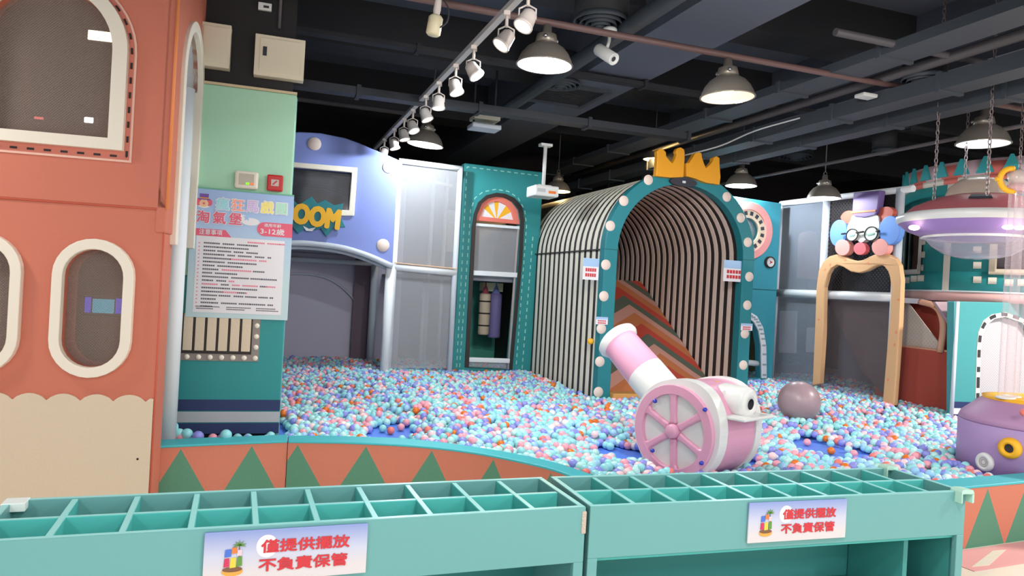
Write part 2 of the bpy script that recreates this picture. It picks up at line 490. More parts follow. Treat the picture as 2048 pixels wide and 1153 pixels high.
# ------------------------------------------------------------------ pendant lamps
M_SHADE = mat('brushed_shade', (150, 142, 132), 0.35, metal=0.5)
M_SHADEIN = mat('white_shade_lining', (240, 240, 238), 0.5)
M_CHROME = mat('chrome', (190, 190, 190), 0.2, metal=0.9)
def glow(name, c, s):
    if name in MATS: return MATS[name]
    m = bpy.data.materials.new(name); m.use_nodes = True
    nt = m.node_tree; nt.nodes.remove(nt.nodes['Principled BSDF'])
    e = nt.nodes.new('ShaderNodeEmission'); e.inputs[0].default_value = rgb(c); e.inputs[1].default_value = s
    nt.links.new(e.outputs[0], nt.nodes['Material Output'].inputs['Surface']); MATS[name] = m
    return m
G_COOL = glow('cool_lamp', (225, 244, 255), 14)
G_WARM = glow('warm_lamp', (255, 226, 165), 12)
LAMPG = 'bell pendant lamps'
def pendant(px, py, depth, wpx, label, warm=False, power=170, lit=True, tilt=0.0, on_pipe=False):
    if on_pipe: depth = PIPE_B / ray(px, py).dot(ROOM_N)
    if warm and on_pipe: power = 0.3
    c = at(px, py, depth); r = wpx / 2 / F_PX * depth
    s = r / 0.2
    P = Place('pendant_lamp', label, 'lamp', c, 0, LAMPG)
    P.o.rotation_euler = (0, tilt, 0)
    prof = [(0.2, 0), (0.192, 0.035), (0.17, 0.08), (0.135, 0.122), (0.09, 0.152), (0.055, 0.162)]
    mb = MB(); mb.lathe([(a * s, b * s) for a, b in prof], seg=36)
    mb.lathe([((a - 0.006) * s, (b - 0.002) * s) for a, b in prof] + [(0.0, 0.158 * s)], seg=36, mi=1)
    mb.lathe([(0.194 * s, -0.003 * s), (0.206 * s, -0.003 * s), (0.206 * s, 0.006 * s), (0.2 * s, 0.008 * s)], seg=36)
    mb.build('lamp_shade', [M_SHADE, M_SHADEIN], P.o, recalc=False)
    mb = MB(); mb.lathe([(0.0, 0.29 * s), (0.03 * s, 0.29 * s), (0.035 * s, 0.235 * s), (0.07 * s, 0.22 * s), (0.082 * s, 0.165 * s), (0.06 * s, 0.15 * s)], seg=24)
    mb.build('socket', M_SHADE, P.o)
    for k in range(3):
        a = 2 * PI * k / 3 + 0.4
        mb = MB(); mb.ball((0.082 * s * math.cos(a), 0.082 * s * math.sin(a), 0.19 * s), 0.016 * s, 10)
        mb.build('screw_clip', M_CHROME, P.o)
    mb = MB(); mb.tube([(0.02 * s * math.cos(t), 0, 0.31 * s + 0.02 * s * math.sin(t)) for t in [2 * PI * i / 12 for i in range(12)]], 0.004, 6, closed=True)
    mb.tube([(0, 0, 0.33 * s), (0, 0, (3.49 if on_pipe else ZC) - c.z)], 0.006, 6)
    mb.build('hook_rod', M_METAL, P.o)
    mb = MB(); mb.ball((0, 0, 0.07 * s), 0.05 * s, 16, sc=(1, 1, 1.15))
    b = mb.build('bulb', (G_WARM if warm else G_COOL) if lit else M_SHADEIN, P.o)
    if lit:
        l = bpy.data.lights.new('lamp_light', 'POINT'); l.energy = power; l.shadow_soft_size = 0.05 * s
        l.color = (1, 0.64, 0.24) if warm else (0.86, 0.95, 1)
        o = bpy.data.objects.new('lamp_light', l); col.objects.link(o); o.parent = P.o; o.location = (0, 0, 0.02 * s)
    return P
pendant(1089, 131, 5.35, 111, 'large bell pendant lamp with cool white light beside the nearest round ceiling vent', tilt=0.02, on_pipe=True)
pendant(1455, 195, 5.6, 106, 'bell pendant lamp glowing warm yellow', warm=True, tilt=-0.04, on_pipe=True)
pendant(850, 290, 8.4, 72, 'bell pendant lamp hanging behind the far end of the track spotlights', tilt=0.09)
pendant(1482, 372, 9.9, 61, 'bell pendant lamp with cool light just right of the yellow crown')
pendant(1648, 397, 9.0, 64, 'dim bell pendant lamp hanging in front of the netting left of the clown hat', power=55)
pendant(1966, 288, 6.2, 96, 'bell pendant lamp hanging above the saucer and its chains', power=2, on_pipe=True)
pendant(1115, 383, 11.3, 52, 'small far bell pendant lamp seen behind the projector', warm=True, power=90)
pendant(1309, 319, 10.4, 46, 'far bell pendant lamp peeking out left of the yellow crown', warm=True, power=60)

# ------------------------------------------------------------------ track with spotlights
M_TRACK = mat('white_track', (196, 192, 192), 0.4)
M_HEAD = mat('white_lamp_can', (216, 204, 198), 0.45)
G_SPOT = glow('spot_face', (255, 250, 240), 9)
Zt = 3.28
ta0 = atz(1052, -20, Zt); ta1 = atz(752, 294, Zt)
td = (ta1 - ta0).normalized()
mb = MB(); mb.obox(ta0 - td * 0.8, ta1 + td * 0.1, 0.045, 0.035)
tag(mb.build('light_track', M_TRACK), 'long white lighting track running back under the ceiling', 'light track')
heads = [(1039, 21, -.5, .35), (996, 61, -.7, -.3), (936, 129, .75, .25), (902, 164, .35, .2), (870, 197, .05, .1), (845, 223, .5, .1), (819, 247, .5, .3), (802, 264, .3, .1), (783, 283, .35, .1), (762, 300, -.2, .1)]
ordn = ['nearest and brightest', 'second nearest', 'third nearest', 'fourth nearest', 'fifth nearest', 'fifth from the far end', 'fourth from the far end', 'third from the far end', 'second from the far end', 'farthest']
for k, (px, py, tx, ty) in enumerate(heads):
    # the can hangs under the nearest point of the track
    d = ray(px, py)
    best = min([(ta0 + td * (i * 0.01 - 0.8)) for i in range(0, 640)], key=lambda q: ((q - Vector((0, 0, 0.19)) - CAM).cross(d).length / d.length))
    P = Place('track_spotlight', 'white track spotlight, ' + ordn[k] + ' on the lighting track', 'spotlight', best - Vector((0, 0, 0.19)), 0, 'track spotlights')
    ax = Vector((tx * 0.9, -abs(ty), -1)).normalized()
    mb = MB(); mb.box(-.02, .02, -.035, .035, .145, .172); mb.tube([(0, 0, .145), (0, 0, .075)], .011, 8); mb.build('arm', M_HEAD, P.o)
    mb = MB(); mb.tube([(.05, 0, 0), (.05, 0, .06), (0, 0, .085), (-.05, 0, .06), (-.05, 0, 0)], .006, 6); mb.build('yoke', M_HEAD, P.o)
    mb = MB(); mb.lathe([(0, -.055), (.03, -.055), (.044, -.04), (.05, 0), (.056, .045), (.06, .05), (.06, .062), (.052, .062), (.05, .052)], axis=ax, seg=24)
    can = mb.build('lamp_can', M_HEAD, P.o)
    mb = MB(); mb.lathe([(0.0, .056), (.05, .054)], axis=ax, seg=24); mb.build('lens', G_SPOT, can)
    l = bpy.data.lights.new('spot_light', 'SPOT'); l.energy = 50 if k < 5 else 9; l.spot_size = 1.7; l.spot_blend = 0.6; l.color = (1, .95, .88); l.shadow_soft_size = .05
    o = bpy.data.objects.new('spot_light', l); col.objects.link(o); o.parent = P.o; o.location = ax * 0.07
    o.rotation_euler = ax.to_track_quat('-Z', 'Y').to_euler()

# ------------------------------------------------------------------ other fittings under the ceiling
# can lamp on a stem at the top
c = at(869, 52, 4.6)
P = Place('stem_lamp', 'pale can lamp on a vertical stem left of the lighting track', 'lamp', c, 0)
mb = MB(); mb.lathe([(0, -.06), (.036, -.06), (.046, -.05), (.046, .05), (.034, .065), (0, .066)], axis=(.12, 0, 1), seg=20); mb.build('lamp_can', mat('warm_white_can', (226, 214, 180), .4), P.o)
mb = MB(); mb.lathe([(.018, .06), (.024, .1), (.02, .17), (.028, .19), (.028, .5), (.02, .52), (.02, 1.2)], axis=(.1, 0, 1), seg=14); mb.build('stem', M_HEAD, P.o)
mb = MB(); mb.tube(smooth_line([(.03, -.02, -.02), (.08, -.03, .02), (.085, -.03, .1), (.04, -.02, .17)], 5), .005, 6); mb.build('cable', M_INK, P.o)
# security camera
c = at(1213, 104, 5.9)
P = Place('security_camera', 'white bullet security camera hanging from the red pipe between two lamps', 'camera', c, 0)
ax = Vector((.55, -.62, -.55)).normalized()
mb = MB(); mb.lathe([(0, -.12), (.042, -.12), (.05, -.1), (.05, .1), (.044, .108), (.04, .098), (.0, .095)], axis=ax, c=(0, 0, -.02), seg=24); mb.build('camera_body', M_GLOSSW, P.o)
mb = MB(); mb.lathe([(.026, .093), (.016, .1), (0, .1)], axis=ax, c=(0, 0, -.02), seg=16); mb.build('lens', M_INK, P.o)
mb = MB(); mb.tube([(0, .03, .02), (.02, .03, .1), (.02, .03, .17)], .014, 10); mb.lathe([(0, .2), (.055, .2), (.06, .19), (.06, .17), (.0, .168)], c=(.02, .03, 0), seg=20); mb.build('bracket', M_GLOSSW, P.o)
# projector on a pole
c = at(1086, 384, 8.6)
P = Place('projector', 'white projector hanging on a white pole in front of the striped tunnel', 'projector', c, YAW)
mb = MB(); mb.box(-.15, .15, -.13, .16, -.065, .06); mb.build('projector_body', M_GLOSSW, P.o, bevel=.015)
mb = MB(); mb.box(.02, .11, -.135, -.125, -.03, .0); mb.build('orange_panel', mat('orange_print', (236, 120, 50)), P.o)
mb = MB(); mb.box(-.12, -.02, -.135, -.125, -.02, .02); mb.build('vent', mat('pale_grey_plastic', (190, 190, 196)), P.o)
mb = MB(); mb.tube([(0, 0, .06), (0, 0, .55)], .022, 12); mb.box(-.07, .07, -.05, .05, .53, .56); mb.box(-.08, .08, -.06, .06, .058, .075); mb.build('pole', M_GLOSSW, P.o)
# round diffusers
def diffuser(px, py, z, wpx, label):
    c = atz(px, py, z)
    r = wpx / 2 / F_PX * c.y
    P = Place('round_vent', label, 'ceiling vent', c, YAW, 'round ceiling vents')
    for k, q in enumerate((1.0, .78, .58, .38)):
        mb = MB(); mb.lathe([(r * q, -.02 - .012 * k), (r * (q - .1), .03), (r * (q - .1) - .004, .03), (r * q - .012, -.02 - .012 * k), (r * q, -.02 - .012 * k)], seg=36)
        mb.build('ring', M_DUCT, P.o)
    mb = MB(); mb.lathe([(0, -.06), (r * .17, -.055), (r * .2, -.04), (0, 0)], seg=24); mb.build('hub', M_DUCT, P.o)
    mb = MB(); mb.lathe([(0, .031), (r * .98, .031), (r * .98, .3), (0, .3)], seg=24); mb.build('neck', M_CEILB, P.o)
diffuser(1202, 42, 3.7, 112, 'round ringed ceiling vent just right of the nearest pendant lamp')
diffuser(1120, 168, 3.72, 84, 'round ringed ceiling vent below the nearest pendant lamp')
diffuser(1848, 157, 3.5, 84, 'round pale ceiling vent among the ducts above the saucer')
diffuser(1592, 313, 3.7, 66, 'round ceiling vent above the dim pendant lamp at the right wall')
diffuser(1768, 302, 3.5, 46, 'small round ceiling vent above the clown panel')
# ceiling grille
c = atz(1125, 188, 3.75)
P = Place('ceiling_grille', 'square dark ceiling grille behind the second round vent', 'grille', c, YAW)
mb = MB(); mb.box(-.42, .42, -.42, -.36, -.03, .03); mb.box(-.42, .42, .36, .42, -.03, .03); mb.box(-.42, -.36, -.36, .36, -.03, .03); mb.box(.36, .42, -.36, .36, -.03, .03); mb.build('frame', M_DUCT, P.o)
mb = MB()
for i in range(12): mb.box(-.36, .36, -.34 + i * .06, -.31 + i * .06, -.01, .02)
mb.build('louvre', M_CEILB, P.o)
# hanging white unit with a strip light (projector cage behind the track)
c = at(968, 246, 8.2)
P = Place('ceiling_machine', 'white boxy machine mounted under the cable tray left of the projector', 'machine', c, YAW)
mb = MB(); mb.prism([(-.14, .02), (.16, .02), (.16, .16), (.06, .16), (-.14, .06)], -.1, .12); mb.build('casing', mat('cream_plastic', (214, 208, 190), .5), P.o, bevel=.01)
mb = MB(); mb.box(-.16, .17, -.12, .12, -.08, -.03); mb.build('underside_tray', M_GREYW, P.o, bevel=.008)
mb = MB(); mb.box(-.2, .2, -.02, .02, .16, .2); mb.tube([(-.12, 0, .18), (-.12, 0, .6)], .012, 8); mb.tube([(.12, 0, .18), (.12, 0, .6)], .012, 8); mb.tube([(-.12, 0, 0), (-.12, 0, .2)], .012, 8); mb.build('bracket', M_CEILB, P.o)
c = atz(1732, 193, 3.4)
mb = MB(); mb.box(-.08, .08, -.06, .06, -.015, .02); o = mb.build('white_access_panel', M_GLOSSW, bevel=.01); o.location = c; o.rotation_euler = (0, 0, YAW)
tag(o, 'white rectangular panel between the ducts left of the pale round vent', 'panel')

# ------------------------------------------------------------------ kerb round the ball pit
def zigzag(name, up, down):
    m = bpy.data.materials.new(name); m.use_nodes = True
    nt = m.node_tree; b = nt.nodes['Principled BSDF']; b.inputs['Roughness'].default_value = 0.6
    uv = nt.nodes.new('ShaderNodeUVMap'); uv.uv_map = 'UVMap'
    sp = nt.nodes.new('ShaderNodeSeparateXYZ'); nt.links.new(uv.outputs[0], sp.inputs[0])
    def M(op, a, b2=None):
        n = nt.nodes.new('ShaderNodeMath'); n.operation = op
        for i, v in enumerate((a, b2)):
            if v is None: continue
            if isinstance(v, (int, float)): n.inputs[i].default_value = v
            else: nt.links.new(v, n.inputs[i])
        return n.outputs[0]
    fr = M('FRACT', sp.outputs[0])
    tri = M('MULTIPLY', M('ABSOLUTE', M('SUBTRACT', fr, 0.5)), 2.0)
    fac = M('LESS_THAN', tri, M('SUBTRACT', 0.97, sp.outputs[1]))
    mx = nt.nodes.new('ShaderNodeMix'); mx.data_type = 'RGBA'
    mx.inputs[6].default_value = rgb(down); mx.inputs[7].default_value = rgb(up)
    nt.links.new(fac, mx.inputs[0]); nt.links.new(mx.outputs[2], b.inputs['Base Color'])
    tc = nt.nodes.new('ShaderNodeTexCoord'); n = nt.nodes.new('ShaderNodeTexNoise'); n.inputs['Scale'].default_value = 90
    bp = nt.nodes.new('ShaderNodeBump'); bp.inputs['Strength'].default_value = .12; bp.inputs['Distance'].default_value = .01
    nt.links.new(tc.outputs['Object'], n.inputs['Vector']); nt.links.new(n.outputs['Fac'], bp.inputs['Height']); nt.links.new(bp.outputs[0], b.inputs['Normal'])
    return m
M_ZIG = zigzag('zigzag_vinyl', (82, 138, 112), (202, 120, 96))
M_KTOP = mat('turquoise_vinyl', (66, 178, 188), 0.45)
KH = 0.40
def kerb(label, front, back, period, phase=0.0):
    """front/back: top edge points in world x,y"""
    n = len(front)
    root = bpy.data.objects.new('padded_kerb', None); col.objects.link(root); root.empty_display_size = .1
    base = Vector((front[0][0], front[0][1], 0)); root.location = base
    tag(root, label, 'kerb', 'padded kerb of the ball pit')
    fr = [Vector((p[0], p[1], 0)) - base for p in front]; bk = [Vector((p[0], p[1], 0)) - base for p in back]
    # body with the zigzag print
    me = bpy.data.meshes.new('kerb_body'); bm = bmesh.new(); uvl = bm.loops.layers.uv.new('UVMap')
    s = [0.0]
    for i in range(1, n): s.append(s[-1] + (fr[i] - fr[i - 1]).length)
    zt = KH - .016
    cols = []
    for i in range(n):
        cols.append([bm.verts.new(fr[i]), bm.verts.new(fr[i] + Vector((0, 0, zt))), bm.verts.new(bk[i] + Vector((0, 0, zt))), bm.verts.new(bk[i])])
    def quad(vs, uvs):
        f = bm.faces.new(vs)
        for l, q in zip(f.loops, uvs): l[uvl].uv = q
    for i in range(n - 1):
        a, b = cols[i], cols[i + 1]; u0 = s[i] / period + phase; u1 = s[i + 1] / period + phase
        quad([a[0], b[0], b[1], a[1]], [(u0, 0), (u1, 0), (u1, 1), (u0, 1)])
        quad([a[1], b[1], b[2], a[2]], [(u0, 2)] * 4)
        quad([a[3], a[2], b[2], b[3]], [(u0, 2)] * 4)
    quad([cols[0][0], cols[0][1], cols[0][2], cols[0][3]], [(phase + .5, 2)] * 4)
    quad([cols[-1][3], cols[-1][2], cols[-1][1], cols[-1][0]], [(phase + .5, 2)] * 4)
    bm.to_mesh(me); bm.free(); me.materials.append(M_ZIG)
    o = bpy.data.objects.new('kerb_body', me); col.objects.link(o); o.parent = root
    mb = MB()
    vs = []
    for i in range(n):
        e = (fr[i] - bk[i]).normalized() * .008
        vs += [fr[i] + e + Vector((0, 0, zt)), fr[i] + e + Vector((0, 0, KH)), bk[i] - e + Vector((0, 0, KH)), bk[i] - e + Vector((0, 0, zt))]
    fs = []
    for i in range(n - 1):
        for k in range(4): fs.append((i * 4 + k, (i + 1) * 4 + k, (i + 1) * 4 + (k + 1) % 4, i * 4 + (k + 1) % 4))
    fs += [(0, 1, 2, 3), tuple((n - 1) * 4 + k for k in (3, 2, 1, 0))]
    mb.add(vs, fs); o = mb.build('kerb_top', M_KTOP, root, bevel=.006)
    return root
def flat(px, py, z=KH):
    q = atz(px, py, z); return Vector((q.x, q.y, 0))
def both(pf, pb, n=10):
    f = smooth_line([flat(*p) for p in pf], n); b = smooth_line([flat(*p) for p in pb], n)
    return f, b
f, b = both([(296, 893), (440, 886.5), (575.3, 881.5)], [(296, 881.5), (440, 875), (575.3, 870)])
kerb('straight padded kerb in orange with green triangles below the pillar', f, b, .425, .06)
KF = [flat(*p) for p in [(576.5, 882), (640, 883), (704.6, 884.4), (838, 891.7), (950, 905), (1053, 925), (1124, 944)]]
KB = [flat(*p) for p in [(576.5, 872), (640, 872.2), (704.6, 873.6), (813, 878), (921, 890), (1030, 908), (1124, 929.6)]]
# the curve goes on behind the cubby racks and meets the right kerb
RF0 = flat(1938, 973); RD = (flat(2048, 963) - RF0).normalized(); RN = Vector((-RD.y, RD.x, 0))
mid = [Vector((.62, 4.1, 0)), Vector((1.2, 3.86, 0)), Vector((1.9, 3.98, 0))]
e0 = RF0 - RD * .35
KF2 = KF + mid + [e0]
KB2 = KB + [Vector((.72, 4.24, 0)), Vector((1.24, 4.04, 0)), Vector((1.84, 4.14, 0)), e0 + RN * .16]
kerb('curved padded kerb in orange with green triangles in front of the balls', smooth_line(KF2, 6), smooth_line(KB2, 6), .45, .36)
kf = [e0 + RD * t for t in (0.01, .6, 1.4, 2.4)]
kerb('padded kerb section at the purple console with green and peach triangles', kf, [p + RN * .16 for p in kf], .4, .18)

# pink mats on the floor in front of the right kerb
M_PMAT = mat('pink_floor_mat', (228, 164, 164), 0.5)
def floor_patch(name, pts, z, m, label, cat):
    mb = MB(); mb.add([(p[0], p[1], .001) for p in pts] + [(p[0], p[1], z) for p in pts],
                      [tuple(range(len(pts)))[::-1], tuple(range(len(pts), 2 * len(pts)))] + [(i, (i + 1) % len(pts), len(pts) + (i + 1) % len(pts), len(pts) + i) for i in range(len(pts))])
    return tag(mb.build(name, m), label, cat)
w = lambda px, py: tuple(atz(px, py, 0.0))[:2]
p0 = e0 - RN * .02
q = [p0, p0 + RD * 2.6, p0 + RD * 2.6 - RN * .27, p0 - RN * .27]
floor_patch('floor_mat', [(v.x, v.y) for v in q], .004, M_PMAT, 'pink mat on the floor in front of the right kerb', 'mat')
q = [w(1986, 1104), w(2012, 1102), w(1978, 1133), w(1944, 1136)]
floor_patch('floor_stripe', q, .006, M_FLOOR, 'cream slanting stripe across the pink floor mat', 'floor marking')

# ------------------------------------------------------------------ ball pit
# pit floor: blue mat
M_BLUE = mat('blue_mat', (84, 128, 228), 0.45)
PIT = KB2 + [e0 + RN * .16 + RD * 2.4, Vector((7.2, 9.2, 0)), Vector((5.2, 12.2, 0)), Vector((-3.6, 10.2, 0)), Vector((-2.9, 4.4, 0)), flat(296, 881.5)]
MATZ = .27
pts = [(p.x, p.y) for p in PIT]
mb = MB()
tr = tessellate_polygon([[Vector((p[0], p[1], 0)) for p in pts]])
mb.add([(p[0], p[1], MATZ) for p in pts] + [(p[0], p[1], 0.002) for p in pts], [tuple(t) for t in tr] + [tuple(i + len(pts) for i in reversed(t)) for t in tr] + [(i, (i + 1) % len(pts), len(pts) + (i + 1) % len(pts), len(pts) + i) for i in range(len(pts))])
tag(mb.build('pit_mat', M_BLUE), 'blue foam mat at the bottom of the ball pit', 'mat')

BALLC = [((150, 220, 224), .27), ((184, 232, 228), .18), ((142, 146, 224), .15), ((158, 206, 242), .11), ((244, 164, 180), .14), ((248, 206, 210), .07), ((240, 126, 118), .03), ((228, 118, 34), .028), ((236, 234, 230), .022)]
BALLN = ['turquoise', 'mint', 'periwinkle', 'sky blue', 'pink', 'pale pink', 'coral', 'orange', 'white']
BALLM = [mat('ball_' + n.replace(' ', '_'), c, 0.32, spec=.45) for n, (c, _) in zip(BALLN, BALLC)]
cum = np.cumsum([w_ for _, w_ in BALLC])
PATCH = [(atz(784, 876, MATZ), .20, .52), (atz(1655, 905, MATZ), .32, .5), (atz(1245, 916, MATZ), .26, .28), (atz(1420, 930, MATZ), .38, .30), (atz(1690, 908, MATZ), .2, .12)]
def sstep(x, a, b):
    t = np.clip((x - a) / (b - a), 0, 1); return t * t * (3 - 2 * t)
def level(x, y):
    """height of the ball bed: low along the kerb, heaped towards the back"""
    d = y - .12 * x
    z = MATZ + .065 + .045 * sstep(d, 5.6, 9.0)
    z = z + .10 * np.exp(-(((x - 3.0) / .9) ** 2 + ((y - 8.4) / .8) ** 2))
    z = z + .015 * np.sin(x * 2.1 + y * 1.3) * sstep(d, 5.6, 7)
    return z
def inside(x, y, poly):
    c = np.zeros(len(x), bool); n = len(poly)
    for i in range(n):
        x0, y0 = poly[i]; x1, y1 = poly[(i + 1) % n]
        k = ((y0 > y) != (y1 > y)) & (x < (x1 - x0) * (y - y0) / (y1 - y0 + 1e-12) + x0)
        c ^= k
    return c
def seg_dist(x, y, poly, closed=True):
    d = np.full(len(x), 9.0)
    for i in range(len(poly) if closed else len(poly) - 1):
        a = np.array(poly[i]); b = np.array(poly[(i + 1) % len(poly)]); ab_ = b - a
        t = np.clip(((x - a[0]) * ab_[0] + (y - a[1]) * ab_[1]) / (ab_ @ ab_ + 1e-9), 0, 1)
        d = np.minimum(d, np.hypot(x - a[0] - t * ab_[0], y - a[1] - t * ab_[1]))
    return d
rng = np.random.default_rng(5)
KEEPOUT = []                                    # footprints (x, y, radius) and polygons that balls stay out of

# ------------------------------------------------------------------ cubby racks in the foreground
M_BOX = mat('aqua_laminate', (103, 160, 159), 0.42, var=0.02, vscale=3)
M_BOXE = mat('pale_aqua_edge', (150, 220, 218), 0.35)
M_BOXIN = mat('aqua_laminate_inside', (80, 184, 178), 0.45)
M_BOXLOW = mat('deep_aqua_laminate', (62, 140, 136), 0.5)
HB = 0.9
def rack(label, x, y, yaw, L, W, board):
    P = Place('cubby_rack', label, 'cubby rack', (x, y, 0), yaw, 'cubby racks')
    t = .018; CD = .15
    def panel(name, *b, m=(M_BOX, M_BOXE), zt=HB):
        mb = MB(); x0, x1, y0, y1, z0, z1 = b
        mb.box(x0, x1, y0, y1, z0, z1)
        # pale edge strip on the top edge
        mb.mi = [1 if i == 1 else 0 for i in range(6)] if abs(z1 - zt) < .002 else [0] * 6
        return mb.build(name, list(m), P.o, bevel=.0015, segs=1)
    panel('front_panel', 0, L, 0, t, HB - board, HB)
    panel('back_panel', 0, L, W - t, W, 0, HB)
    for xx in (0, L - t): panel('end_panel', xx, xx + t, t, W - t, 0, HB)
    for xx in (0, L - .03): panel('front_leg', xx, xx + .03, 0, t, 0, HB - board)
    D = (M_BOXIN, M_BOXE)
    panel('long_divider', t, L - t, W / 2 - .008, W / 2 + .008, HB - CD, HB - .003, m=D, zt=HB - .003)
    for i in range(1, 10):
        xx = t / 2 + (L - t) * i / 10
        panel('cross_divider', xx - .008, xx + .008, t, W - t, HB - CD, HB - .002, m=D, zt=HB - .002)
    panel('tray_bottom', t, L - t, t, W - t, HB - CD - .012, HB - CD, m=D)
    mb = MB(); mb.box(t, L - t, .02, W - t, .5, .515); mb.build('shelf', M_BOXLOW, P.o)
    mb = MB(); mb.box(t, L - t, .02, W - t, .08, .1); mb.build('bottom_shelf', M_BOXLOW, P.o)
    mb = MB(); mb.box(t, L - t, W - t - .006, W - t - .001, .1, HB - CD - .013); mb.build('back_lining', M_BOXLOW, P.o)
    return P
RW = .323
R1 = rack('long aqua cubby rack on the left with white tape on its far corner', -1.125, 1.5455, .3569, 1.4577, RW, .155)
R2 = rack('aqua cubby rack on the right with pale corner guards', .2536, 2.0606, .3084, 1.3788, RW, .148)
# inner partitions seen in the open lower part of the right rack
for px in (1788,):
    xx = R2.loc(px, 1080, .1)[0]
    mb = MB(); mb.box(xx - .009, xx + .009, .05, RW - .03, .1, HB - .163); mb.build('partition', M_BOXLOW, R2.o)
xx = R2.loc(1897, 1080, .04)[0]
mb = MB(); mb.box(xx - .006, xx + .006, .03, RW - .03, .1, HB - .163); mb.build('partition', M_BOXLOW, R2.o)
# corner guards
M_GUARD = mat('pale_mint_foam', (176, 216, 200), 0.5)
L2 = 1.3788
def guard(yc, sgn):
    mb = MB()
    prof = [(0, -.035), (.0, .006), (.01, .012), (.05, .01), (.055, 0), (.055, -.035), (.047, -.035), (.047, -.004), (.006, -.004), (.006, -.035)]
    mb.prism([[(L2 - .048 + a, HB + b) for a, b in prof]], yc - .014, yc + .032)
    mb.build('corner_guard', M_GUARD, R2.o, bevel=.004)
guard(-.012, 1); guard(RW - .02, -1)
# worn white tape at the joint and on the far corner
M_TAPE = mat('worn_tape', (196, 182, 168), 0.7, bump=.6, bscale=300)
mb = MB(); mb.box(1.4577 - .012, 1.4577 + .002, -.003, .01, HB - .075, HB - .012); mb.build('worn_tape', M_TAPE, R1.o, bevel=.002)
mb = MB(); mb.box(-.002, .05, RW - .05, RW + .002, HB - .02, HB + .002); mb.build('white_tape', mat('white_tape', (226, 236, 232), .5), R1.o, bevel=.002)

# notice plates on the racks
def sky_panel(name, h):
    """printed sheet: pale blue above fading to white below (object z)"""
    if name in MATS: return MATS[name]
    m = bpy.data.materials.new(name); m.use_nodes = True
    nt = m.node_tree; b = nt.nodes['Principled BSDF']; b.inputs['Roughness'].default_value = .3
    tc = nt.nodes.new('ShaderNodeTexCoord'); sp = nt.nodes.new('ShaderNodeSeparateXYZ'); nt.links.new(tc.outputs['Generated'], sp.inputs[0])
    r = nt.nodes.new('ShaderNodeValToRGB'); e = r.color_ramp.elements
    e[0].position = 0.2; e[0].color = rgb((206, 200, 202)); e[1].position = 1.0; e[1].color = rgb((128, 146, 200))
    k = e.new(.55); k.color = rgb((188, 192, 212))
    nt.links.new(sp.outputs['Z'], r.inputs[0]); nt.links.new(r.outputs[0], b.inputs['Base Color'])
    MATS[name] = m; return m
def plate(label, R, tl, br, text_w, rot=0):
    x0, z1 = R.loc(*tl, -.006); x1, z0 = R.loc(*br, -.006)
    wd, ht = x1 - x0, z1 - z0
    c = R.world(x0, -.006, z0)
    P = Place('notice_plate', label, 'sign', c, R.yaw + rot, 'notice plates on the racks')
    mb = MB(); mb.box(0, wd, -.002, .004, 0, ht); mb.build('plate', sky_panel('sky_to_white_print', ht), P.o, bevel=.0012)
    mb = MB(); mb.prism([ellipse(wd * .37, ht * .68, ht * .2, ht * .22, 24)], -.0026, -.0021); mb.build('cloud_print', M_PAPER, P.o)
    y = -.0035
    lettering('notice_text', '僅提供擺放', M_REDP, P.o, wd * .61, y, ht * .66, ht * .26, w=wd * .545, bold=.035, depth=.0004)
    lettering('notice_text', '不負責保管', M_REDP, P.o, wd * .6, y, ht * .3, ht * .26, w=wd * .545, bold=.035, depth=.0004)
    # small emblem: palm tree over heaped coloured blocks on a sandy island
    e = MB(); k = ht / 1.0; ex, ez = wd * .17, ht * .5
    def blk(pts, mi, yy=y): e.prism([[(ex + a * k, ez + b_ * k) for a, b_ in pts]], yy, yy + .0008, mi)
    blk(ellipse(0, -.26, .19, .09, 20), 0); blk(ellipse(0, -.22, .18, .05, 20), 1, y - .0004)
    for (a, b_, w_, h_, mi) in [(-.16, -.17, .1, .17, 2), (-.05, -.19, .11, .2, 3), (.07, -.17, .1, .19, 4), (-.15, .02, .12, .15, 5), (-.03, .08, .1, .12, 6), (.07, .03, .09, .12, 8)]:
        blk([(a, b_), (a + w_, b_ + .01), (a + w_ * .95, b_ + h_), (a + .01, b_ + h_ * .95)], mi, y - .0006)
    blk([(.1, .02), (.125, .02), (.115, .25), (.1, .25)], 7)
    for an in (10, 50, 90, 130, 170, -20, 200):
        a = math.radians(an); c0, s0 = math.cos(a), math.sin(a)
        blk([(.108 - .02 * s0, .24 + .02 * c0), (.108 + .13 * c0, .24 + .1 * s0), (.108 + .02 * s0, .24 - .02 * c0)], 4, y - .0007)
    e.build('emblem', [mat('sand_print', (222, 158, 70)), mat('brown_print', (120, 84, 60)), mat('crimson_print', (200, 50, 90)), mat('lemon_print', (214, 196, 70)), mat('leaf_print', (96, 140, 60)), mat('royal_print', (70, 110, 200)), mat('amber_print', (214, 120, 60)), mat('trunk_print', (120, 90, 60)), mat('blush_print', (222, 190, 196))], P.o)
    return P
plate('notice plate with red characters and palm emblem on the left rack', R1, (409.5, 1067), (731, 1146), 0)
plate('notice plate with red characters and palm emblem on the right rack', R2, (1498.5, 1006.8), (1689.5, 1075.5), 0)

